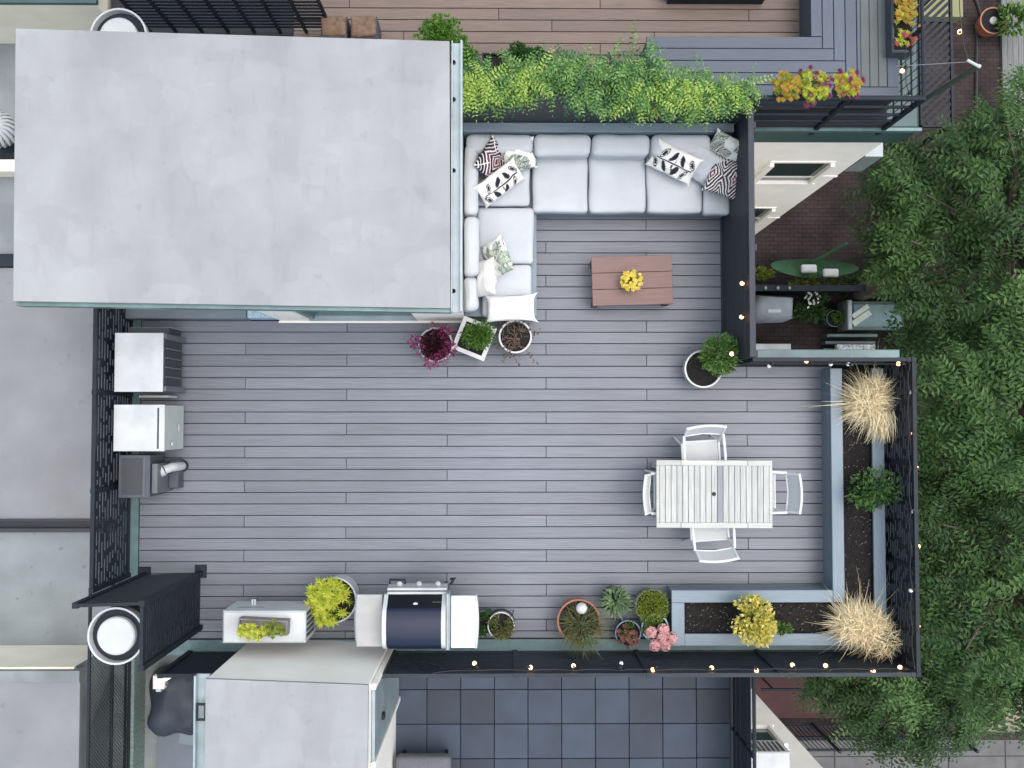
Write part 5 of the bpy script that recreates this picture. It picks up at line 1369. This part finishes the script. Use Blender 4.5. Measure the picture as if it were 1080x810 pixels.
def conifer(label, px, py, r, z, n, mt, seed, h=.5):
    rnd = random.Random(seed); X, Y = at(px, py, z+h); t = thing('conifer', label, 'shrub', (X, Y, z)); m = MB()
    for i in range(n):
        d = rdir(rnd, .7); q = rnd.uniform(.25, 1); p = Vector((X+d.x*r*q, Y+d.y*r*q, z+h*.6+d.z*h*.45*q))
        for k in range(7):
            e = (d*.8+rdir(rnd, .2)*.7).normalized(); m.leaf(p, e, .055, .012)
    m.build('foliage', mt, t); m = MB(); m.tube([(X, Y, z), (X, Y, z+h*.6)], .03); m.build('trunk', M_bark, t)
L_con = leafmat('conifer_bright_leaf', [(.04,.12,.02),(.09,.22,.03),(.17,.33,.05)])
conifer('round bright green conifer above the corner of the large pale roof', 463, 33, .30, NZ, 620, L_con, 91, h=.9)
m = MB()
conifer('second smaller conifer touching the round one by the gutter corner', 487, 56, .2, NZ, 300, L_con, 92, h=.7)
conifer('dark dwarf conifer in the black planter box behind the greenery', 549, 57, .18, NZ+.2, 260, L_dark, 93, h=.5)
conifer('tiny dark conifer at the right end of the black planter box', 568, 56, .1, NZ+.2, 110, L_dark, 94, h=.4)
# low square pots at the stair house roof
for i, (px, lab) in enumerate(((351.5, 'left of two dark square tubs with brown tops above the large pale roof'), (383, 'right of two dark square tubs with brown tops above the large pale roof'))):
    zt2 = NZ+.45; X, Y = at(px, 25, zt2); t = thing('square_tub', lab, 'plant pot', (X, Y, NZ), group='two dark square tubs')
    m = MB(); m.box(X-.155, X+.155, Y-.155, Y+.11, NZ, zt2-.04, bev=.01); m.build('tub', M_acdark, t)
    m = MB(); m.rbox((X, Y-.02, zt2-.03), (.15, .125, .035), .03, n=10, wob=.02, bulge=.02, seed=i); m.build('top', mat('rusty_brown_moss', (.15,.09,.06), .95, .35, 14, col2=(.1,.09,.06)), t, smooth=True)
# black low bench at the top edge
y0_b = ay(4.5, NZ, 760); xa_b, xb_b = ax(706, .8, 5), ax(815, .8, 5)
t = thing('storage_bench', 'low black bench at the top edge over the brown deck', 'bench', ((xa_b+xb_b)/2, y0_b+.2, NZ))
m = MB(); m.box(xa_b+.03, xb_b-.03, y0_b, y0_b+.5, NZ, .74, bev=.01); m.build('base', M_black, t)
m = MB(); m.box(xa_b, xb_b, y0_b+.01, y0_b+.53, .741, .78, bev=.01); m.build('lid', M_black, t)
# rail flower boxes of the upper deck
def sedum(name, label, px, py, z, r, mts, seed, n=55):
    rnd = random.Random(seed); X, Y = at(px, py, z+.25); t = thing(name, label, 'potted flowers', (X, Y, z))
    m = MB(); m.lathe((X, Y, z), [(r*.45, 0), (r*.6, .18), (r*.5, .18), (r*.45, .15), (0.01, .15)], 20); m.build('pot', M_potdk, t)
    for j, (mt, nm, fr, rr) in enumerate(mts):
        m = MB(); k_ = int(n*fr)
        for i in range(k_):
            a = rnd.uniform(0, 6.28); q = rnd.random()**.55*r*rr; c = Vector((X+q*math.cos(a), Y+q*math.sin(a), z+.24+.1*(1-(q/r)**2)*rnd.uniform(.4,1.2)))
            for k in range(12):
                b_ = k*2.4; m.leaf(c, Vector((math.cos(b_), math.sin(b_), .3+.8*k/12)), .042, .014)
            if nm == 'magenta_flower': m.build(nm, mt, t); m = MB()
        if m.v: m.build(nm, mt, t)
zf = 1.25
sedum('flower_pot', 'amber yellow plant, leftmost of the three on the upper deck rail', 829, 92, zf, .18, [(L_orange, 'amber_foliage', 1, 1), (L_moss, 'green_foliage', .5, .8)], 101)
sedum('flower_pot', 'lime plant edged with magenta, middle of the three on the upper deck rail', 858, 91, zf, .21, [(L_lime, 'lime_foliage', .9, .8), (L_mag, 'magenta_flower', .45, 1.1), (L_moss, 'green_foliage', .4, .9)], 102)
sedum('flower_pot', 'yellow-pink plant, rightmost of the three on the upper deck rail', 893, 89, zf, .18, [(L_orange, 'amber_foliage', .6, .8), (L_mag, 'magenta_flower', .3, 1.1), (L_lime, 'lime_foliage', .5, .9)], 103)
X0, Y0 = at(957, 22, 1.2)
t = thing('flower_box', 'dark flower box of golden foliage on the upper right railing', 'trough planter', (X0, Y0, .8))
m = MB(); m.box(X0-.13, X0+.13, Y0-.32, Y0+.5, .85, 1.08, bev=.01); m.build('trough', M_acdark, t)
m = MB(); m.box(X0-.1, X0+.1, Y0-.29, Y0+.47, 1.081, 1.1); m.build('soil', M_soil, t)
rnd = random.Random(104); m = MB(); 
for i in range(60): rosettes(m, X0+rnd.gauss(0,.06), Y0+rnd.uniform(-.1,.4), 1.15, .05, 1, .05, rnd, nl=12, lw=.014)
m.build('golden_foliage', L_orange, t)
m = MB()
for i in range(30): rosettes(m, X0+rnd.gauss(0,.05), Y0+rnd.uniform(-.28,.3), 1.12, .05, 1, .045, rnd, nl=12, lw=.014)
m.build('lime_foliage', L_lime, t)
m = MB()
for i in range(9): rosettes(m, X0+rnd.gauss(0,.04), Y0-.2+rnd.gauss(0,.04), 1.12, .03, 1, .05, rnd, nl=12, lw=.016)
m.build('red_flowers', leafmat('dull_red_petal', [(.4,.08,.09),(.5,.15,.13)]), t)
# pole and cord beyond the corner
X0, Y0 = at(975, 107, 1.0); X1, Y1 = at(1030, 70, 1.6)
t = thing('light_pole', 'slanting dark pole carrying the bulb cord beyond the upper railing corner', 'pole', (nxr+.05, ny, .3))
P1 = (nxr+.05, ny+.02, 1.2); P2 = (*at(1032, 70, 2.0), 2.0)
m = MB(); m.tube([P1, P2], .028, 8); m.build('pole', mat('dark_green_metal', (.03,.045,.035), .5, .2), t, smooth=True)
m = MB(); m.tube([P2, (P2[0]-.13, P2[1]+.06, P2[2]+.02)], .016, 8); m.ball(P2, .03, .025, .025, 8, 6); m.build('clamp', M_acwhite, t)
A = (P2[0]-.1, P2[1]+.05, P2[2]); Bq = (*at(1012, -10, 2.2), 2.2)
bx1 = at(1010, 36, 2.05)
strings('cord with one glowing bulb running up from the slanting pole', [A, (*at(1015, 35, 2.1), 2.1), Bq], [(bx1[0], bx1[1], 2.1, 1)], 6, hang=.02)
t = thing('guy_wire', 'thin straight wire from the platform to the slanting pole', 'wire', (*at(945, 70, 1.3), 1.3)); m = MB(); m.tube([(*at(945, 70, 1.3), 1.3), A], .004, 4); m.build('wire', M_cordw, t)
zq = 1.35
B5 = row([(953,72,1),(957,99,0)], zq)
strings('short cord with bulbs hanging inside the upper right railing', [(*at(955, 45, zq), zq+.05), (*at(954, 72, zq), zq+.05), (*at(957, 100, zq), zq+.05)], B5, 7)
# ================================================================== GARDEN BELOW
# slatted platform beyond the upper deck
pz = GZ+2.4
t = thing('slatted_platform', 'black platform of diagonal slats between the upper railing and the brick path', 'platform', (*at(988, 60, pz), GZ))
a0 = at(972, 132, pz); a1 = at(1000.5, -30, pz)
m = MB(); w_ = a1[0]-a0[0]; y = a0[1]-w_
rnd = random.Random(3)
while y < a1[1]+.2:
    p0 = Vector((a0[0], y, pz)); p1 = Vector((a1[0], y+w_*.95, pz))
    if p0.y < a0[1]: s = (a0[1]-p0.y)/(p1.y-p0.y) if p1.y > a0[1] else 2; p0 = p0.lerp(p1, min(s, 1))
    if (p1-p0).length > .05: m.beam(p0, p1, .075, .03)
    y += .19
m.build('slats', M_black, t)
m = MB(); m.box(a0[0]-.04, a0[0], a0[1], a1[1], pz-.05, pz+.04); m.box(a1[0], a1[0]+.06, a0[1], a1[1], pz-.05, pz+.04); m.box(a0[0], a1[0], a0[1]-.05, a0[1], pz-.05, pz+.03)
yq = ay(22, pz, 990); m.box(a0[0], a1[0], yq-.03, yq+.03, pz-.05, pz+.02); m.build('frame', M_black, t)
m = MB()
for xx in (a0[0], a1[0]):
    for yy in (a0[1], a1[1]-.2): m.box(xx-.04, xx+.04, yy-.04, yy+.04, GZ, pz-.051)
m.each('post', M_black, t)
X, Y = at(990, 5, GZ); m = MB(); m.box(X-1.2, X+.45, Y-.5, Y+3, GZ+.01, GZ+.4); tag(m.build('olive_sheet', mat('dull_olive_sheet', (.2,.2,.1), .8, .1, 2), origin=(X, Y, GZ)), 'dull olive sheet seen through the diagonal slats', 'sheet')
# clay pot, cable, and boards
X, Y = at(1049, 21, GZ+.4)
t, X, Y = pot('garden_pot', 'terracotta pot on the brick path with a white tube in its soil', 1048, 21.5, GZ+.006, .36, .45, M_terra, taper=.75, rim=.035)
m = MB(); m.lathe((X, Y, GZ+.4), [(.04, 0), (.1, .0), (.1, .06), (.04, .06)], 16); m.build('tube', M_acwhite, t)
rnd = random.Random(5); m = MB(); bush(m, (X+.4, Y-.05, GZ+.6), .38, .4, .3, 300, .16, .08, rnd, clumps=5); m.build('foliage', L_green, t)
m = MB(); pts = [(*at(1024, -10, GZ), GZ+.03)]
for px, py in ((1030,5),(1034,18),(1028,30),(1030,42),(1036,40),(1040,30),(1036,24),(1030,28),(1029,60),(1029,120)): pts.append((*at(px, py, GZ), GZ+.035))
m.tube(pts, .035, 5); tag(m.build('garden_hose', M_cord, origin=pts[0]), 'dark hose coiled on the brick path beside the terracotta pot', 'hose')
# hammock
t = thing('hammock', 'green hammock with two pale cushions in the garden below the cream wall', 'hammock', (*at(860, 283, GZ), GZ))
hz = GZ+.9
h0 = Vector((*at(813, 279.5, hz), hz)); h1_ = Vector((*at(906, 283, hz), hz)); m = MB(); vs = []; nx = 20; nyy = 8
L_ = (h1_-h0)
sd_ = Vector((-L_.y, L_.x, 0)).normalized()
for i in range(nx+1):
    u = i/nx; w2 = .42*math.sin(math.pi*u)**.6*.5+.03
    for j in range(nyy+1):
        v = 2*j/nyy-1; p = h0+L_*u+sd_*w2*v; p.z = hz-.45*math.sin(math.pi*u)+(.16*v*v)*math.sin(math.pi*u); vs.append(p)
m.add(vs, [(i*(nyy+1)+j, (i+1)*(nyy+1)+j, (i+1)*(nyy+1)+j+1, i*(nyy+1)+j+1) for i in range(nx) for j in range(nyy)])
m.build('sling', mat('green_canvas', (.035,.1,.045), .9, .15, 6), t, smooth='all')
ends = [h0-L_.normalized()*.5, h1_+L_.normalized()*.5]
for e_, s_ in ((h0, ends[0]), (h1_, ends[1])):
    m = MB(); m.tube([e_, (s_.x, s_.y, s_.z+.5)], .012, 4); m.tube([(s_.x, s_.y, GZ), (s_.x, s_.y, s_.z+.5)], .04, 8); m.build('post', M_black, t)
m = MB(); q0 = Vector((*at(858, 276, hz+.3), hz+.3)); q1 = Vector((*at(893, 257, hz+1.2), hz+1.2)); m.add([q0+Vector((0,-.06,0)), q1+Vector((0,-.04,0)), q1+Vector((0,.04,0)), q0+Vector((.3,.1,-.1))], [(0,1,2,3)])
m.tube([q0, q1], .035, 6)
m.build('strap', MATS['green_canvas'], t)
for px, py in ((853, 283.5), (876, 288)):
    X, Y = at(px, py, hz-.2); m = MB(); m.rbox((X, Y, hz-.2), (.2, .11, .06), .05, n=8, bulge=.02)
    tag(m.build('cushion', M_cushw, smooth='all', origin=(X, Y, hz-.2)), 'pale cushion lying in the green hammock, %s one' % ('left' if px < 860 else 'right'), 'cushion', group='hammock cushions')
# garden fence, dark
fa = at(790, 303, GZ+1.2); fb = at(915, 305, GZ+1.2)
t = thing('garden_fence', 'low dark fence running beside the hammock in the garden below', 'fence', (fa[0], fa[1], GZ)); m = MB()
m.box(fa[0]-.5, fb[0]+1.5, fa[1]-.03, fa[1]+.0, GZ, GZ+1.15); m.build('panel', M_black, t); m = MB(); m.box(fa[0]-.5, fb[0]+1.5, fa[1]-.09, fa[1]+.06, GZ+1.151, GZ+1.2); m.build('cap', M_black, t)
m = MB()
for px in (795, 807, 820, 832): X, Y = at(px, 304, GZ+1.2); m.ball((X, Y, GZ+1.24), .04, .05, .04, 8, 5)
m.build('finials', M_acgal, t)
# covered grill / furniture
gz1 = GZ+1.05
c_ = [at(800, 310, gz1), at(839, 312.5, gz1), at(838, 335, gz1), at(797, 337, gz1)]
X0 = (c_[0][0]+c_[1][0])/2; Y0 = (c_[0][1]+c_[3][1])/2
t = thing('covered_grill', 'grey fabric cover over a grill in the dark garden below', 'grill cover', (X0, Y0, GZ))
m = MB(); 
def ins(p, f): return (X0+(p[0]-X0)*f, Y0+(p[1]-Y0)*f)
top = [ins(p, .8) for p in c_]; 
vs = [(*ins(p, 1.06), GZ+.02) for p in c_]+[(*ins(p, 1.0), gz1-.2) for p in c_]+[(*p, gz1) for p in top]
fs = [(i, (i+1)%4, (i+1)%4+4, i+4) for i in range(4)]+[(i+4, (i+1)%4+4, (i+1)%4+8, i+8) for i in range(4)]+[(8,9,10,11)]
m.add(vs, [f[::-1] for f in fs]); m.build('cover', mat('grey_cover_cloth', (.25,.28,.31), .8, .12, 4, bump=.3, bscale=5), t, smooth='all')
X, Y = at(817, 328, gz1); m = MB(); m.box(X-.16, X+.16, Y-.04, Y+.04, gz1+.002, gz1+.006); m.build('tag_strip', M_acwhite, t)
# white blossoms
X, Y = at(857, 316, GZ+.8); rnd = random.Random(8); t = thing('white_hydrangea', 'low plant with white blossoms beside the grey grill cover', 'plant', (X, Y, GZ)); m = MB()
for i in range(26):
    p = Vector((X+rnd.uniform(-.17,.17), Y+rnd.uniform(-.17,.17), GZ+.8)); m.leaf(p, rdir(rnd, .1), .09, .06)
m.build('blossom', M_cushw, t); m = MB(); bush(m, (X, Y, GZ+.5), .5, .3, .3, 500, .1, .05, rnd, clumps=7); m.build('foliage', L_dark, t)
for px, py, r_, n_, sd2 , lab in ((800, 288, .45, 260, 111, 'leafy yellow-green clump at the left end of the hammock'), (862, 298, .7, 260, 112, 'low yellow-green bushes under the hammock'), (905, 300, .7, 500, 113, 'dark bushes at the right end of the hammock'), (858, 330, .5, 320, 116, 'dark low foliage right of the grey grill cover')):
    X, Y = at(px, py, GZ+.5); rnd = random.Random(sd2); t = thing('garden_bush', lab, 'bush', (X, Y, GZ)); m = MB()
    bush(m, (X, Y, GZ+.35), r_, r_*.35, .3, n_, .13, .05, rnd, clumps=10); m.build('foliage', L_moss if sd2 in (111, 112) else L_dark, t)
    m = MB(); m.tube([(X, Y, GZ), (X, Y, GZ+.3)], .03); m.build('stem', M_stem, t)
# teal box bench and round teal pot, steps
X0, Y0 = at(918, 335, GZ+.6)
t = thing('teal_daybed', 'teal boxed daybed with pale papers in the shaded garden', 'daybed', (X0, Y0, GZ)); m = MB()
a0 = at(897, 348, GZ+.6); a1 = at(955, 317, GZ+.6); m.box(a0[0], a1[0], a0[1], a1[1], GZ, GZ+.5, bev=.02); m.build('base', M_tealdark, t)
m = MB(); m.box(a0[0]+.08, a1[0]-.1, a0[1]+.08, a1[1]-.08, GZ+.501, GZ+.6, bev=.03); m.build('mattress', mat('grey_teal_cloth', (.13,.2,.21), .9, .15, 4), t)
m = MB(); m.box(a0[0]-.12, a0[0]-.002, a0[1], a1[1], GZ, GZ+.75, bev=.02); m.build('headboard', M_acgal, t)
m = MB(); Mx = Matrix.Translation((*at(908, 335, GZ+.65), GZ+.605)) @ Matrix.Rotation(.6, 4, 'Z'); m.box(-.25, .3, -.1, .05, 0, .01, M=Mx); m.box(-.15, .35, .08, .2, .012, .02, M=Mx); tag(m.build('paper_sheets', mat('pale_green_paper', (.4,.46,.4), .8, .1), origin=(X0, Y0, GZ+.6)), 'pale green sheets lying on the teal daybed', 'papers')
t, X, Y = pot('garden_pot', 'round pale teal pot beside the teal daybed in the garden', 880.5, 336, GZ, .22, .45, M_potteal, taper=.8)
rnd = random.Random(115); m = MB(); bush(m, (X+.06, Y+.03, GZ+.5), .16, .16, .1, 180, .07, .04, rnd); m.build('foliage', L_green, t)
a0 = at(872, 372, GZ+.5); a1 = at(925, 351, GZ+.5); ys_ = [a1[1]-(a1[1]-a0[1])*i/3 for i in range(4)]
t = thing('teal_steps', 'dark teal steps below the daybed by the yard wall', 'steps', (a0[0], a0[1], GZ))
for i in range(3):
    m = MB(); m.box(a0[0], a1[0], ys_[i+1]+.06, ys_[i]-.03, GZ, GZ+.55-.16*i, bev=.01); m.build('step', M_tealdark, t)
X0, Y0 = at(814, 366, GZ+.5); m = MB(); m.box(X0-.5, X0+.5, Y0-.085, Y0+.085, GZ, GZ+.5, bev=.01); tag(m.build('white_box', M_acwhite, origin=(X0, Y0, GZ)), 'long white box against the wall under the upper railing', 'box')
X0, Y0 = at(903, 366, GZ+.6); m = MB(); m.box(X0-.5, X0+.5, Y0-.07, Y0+.07, GZ+.45, GZ+.6, bev=.01); tag(m.build('speckled_trough', mat('speckled_metal', (.3,.32,.33), .6, .8, 14), origin=(X0, Y0, GZ+.45)), 'speckled grey trough on the top teal step', 'trough')
# pale post foot and downpipe at the cornice corner
X0, Y0 = at(952, 160, -1.2); m = MB(); m.box(NWX+.03, NWX+.28, NWY+.0, NWY+.5, -2.0, -1.2); tag(m.build('rain_head', M_acgal, origin=(NWX+.15, NWY+.25, -2.0)), 'grey metal rain head at the corner of the cream wall', 'rain head')
# bottom right: fence lattice over the yard
za = GZ+2.0
t = thing('iron_fence', 'black iron fence over the grey patio at lower right', 'fence', (*at(880, 770, GZ), GZ))
p0 = at(800, 764, GZ); yy = p0[1]; m = MB()
x_ = at(790, 764, GZ)[0]; xe_ = at(990, 764, GZ)[0]
m2 = MB(); x = x_
while x < xe_: m2.tube([(x, yy, GZ+.1), (x, yy, GZ+1.9)], .013, 4); x += .11
m2.build('bars', M_black, t)
for z_ in (GZ+.15, GZ+1.0, GZ+1.85):
    m = MB(); m.beam((x_, yy, z_), (xe_, yy, z_), .05, .05); m.build('rail', M_black, t)
for i in range(4):
    xx = x_+(xe_-x_)*i/3; m = MB(); m.box(xx-.03, xx+.03, yy-.03, yy+.03, GZ, GZ+2.0); m.build('post', M_black, t)
t = thing('iron_handrail', 'thin black handrail across the red-brown terrace at lower right', 'handrail', (*at(850, 725, GZ+1), GZ+.3)); yy2 = at(850, 727, GZ+1.2)[1]
m = MB(); m.tube([(x_, yy2, GZ+1.2), (xe_, yy2, GZ+1.2)], .035, 6); m.tube([(x_+2.6, yy2, GZ+1.2), (x_+2.2, yy2+.9, GZ+.6)], .03, 6); m.build('rail', M_black, t)
m = MB()
for xx in (x_+.3, x_+2.6, xe_-.1): m.tube([(xx, yy2, GZ+.3), (xx, yy2, GZ+1.2)], .025, 6)
m.each('post', M_black, t)
X, Y = at(1058, 700, GZ); 
m = MB(); m.box(*sorted((at(1040, 775, GZ)[0], at(1110, 775, GZ)[0])), *sorted((at(1040, 772, GZ)[1], at(1040, 720, GZ)[1])), GZ, GZ+.02); struct(m.build('gravel_path', mat('tan_gravel', (.2,.17,.13), .95, .3, 14)))
# ================================================================== TREES
L_tree = leafmat('tree_leaf', [(.013,.038,.010),(.022,.06,.014),(.036,.085,.018),(.016,.045,.012)], rough=.5, trans=.2)
L_tree2 = leafmat('tree_leaf_lighter', [(.02,.055,.012),(.036,.09,.018),(.06,.125,.028),(.028,.07,.016)], rough=.5, trans=.2)
L_tree3 = leafmat('tree_leaf_tips', [(.04,.1,.03),(.07,.15,.04),(.11,.2,.06),(.055,.125,.035)], rough=.5, trans=.2)
def tree(label, px, py, zc, rx, ry, rz, nclump, nfr, mts, seed, trunk_px=None, low=0, fl=(.4,.72)):
    rnd = random.Random(seed); X, Y = at(px, py, zc); C = Vector((X, Y, zc)); t = thing('leafy_tree', label, 'tree', (X, Y, GZ))
    m = MB(); top = Vector((X+.2, Y, zc-rz*.5)); m.tube([(X, Y, GZ), (X+.1, Y+.05, GZ+2.5), (X+.15, Y-.05, zc-rz), top], [.26, .2, .16, .1], 10); m.build('trunk', M_bark, t)
    mb = MB(); ms = [MB() for _ in mts]
    for i in range(nclump):
        g = 2.39996*i; zz = 1-1.55*(i+.5)/nclump; rr = math.sqrt(max(0, 1-zz*zz))
        k = rnd.uniform(.55, 1.1)
        tip = C+Vector((math.cos(g)*rr*rx*k, math.sin(g)*rr*ry*k, zz*rz*k))
        mid = top.lerp(tip, .5)+Vector((rnd.gauss(0,.15), rnd.gauss(0,.15), rnd.uniform(0,.3)))
        if i % 2 == 0: mb.tube([top, mid, tip], [.06, .035, .012], 5)
        out = (tip-C); out.z *= .3
        if out.length < .2: out = rdir(rnd, 0)
        out.normalize(); mi = rnd.choices(range(len(mts)), [3, 2, 1][:len(mts)])[0]
        for f in range(nfr):
            q = rnd.random()
            p = mid.lerp(tip, .5+.5*q)+Vector((rnd.gauss(0,.13), rnd.gauss(0,.13), rnd.gauss(0,.1)))
            d = (out*.9+rdir(rnd, 0)*1.0); d.z = rnd.uniform(-.15, .45)
            frond(ms[mi], p, d, rnd.uniform(*fl), 7, .15, .062, rnd, droop=rnd.uniform(.3, .9))
    mb.build('branches', M_bark, t)
    for a, b_ in zip(ms, mts): a.build('crown', b_, t)
    return t
tree('big dark green tree filling the upper right garden beside the cream wall', 1080, 248, -4.6, 2.6, 2.55, 1.9, 84, 20, (L_tree, L_tree2, L_tree3), 201)
tree('big green tree right of the deck railing, its branches reaching below the corner', 1060, 610, -5.2, 2.9, 2.8, 2.0, 96, 20, (L_tree, L_tree2, L_tree3), 202)
tree('tree with drooping branches over the iron fence at lower right', 962, 702, -7.2, 2.15, 1.7, 1.2, 50, 18, (L_tree, L_tree2, L_tree3), 203)
tree('nearer brighter green tree crown at the right edge of the photo', 1075, 425, -3.0, 1.35, 1.15, .9, 26, 22, (L_tree2, L_tree3), 204, fl=(.4,.72))
tree('shaded low tree behind the upper trees on the far right', 1110, 210, -7.0, 2.2, 1.6, 1.4, 34, 20, (L_tree,), 205)
# dark ground planting under the trees
m = MB(); rnd = random.Random(300)
for _ in range(2600):
    X = rnd.uniform(10, 16); Y = rnd.uniform(-6.6, 6.5); 
    if Y < -7 and X < 9: continue
    frond(m, (X, Y, GZ+rnd.uniform(.05,.8)), rdir(rnd, .3), .5, 3, .22, .1, rnd)
o = m.build('ground_cover', L_dark); tag(o, 'dark undergrowth beneath the garden trees', 'undergrowth'); o['kind'] = 'stuff'
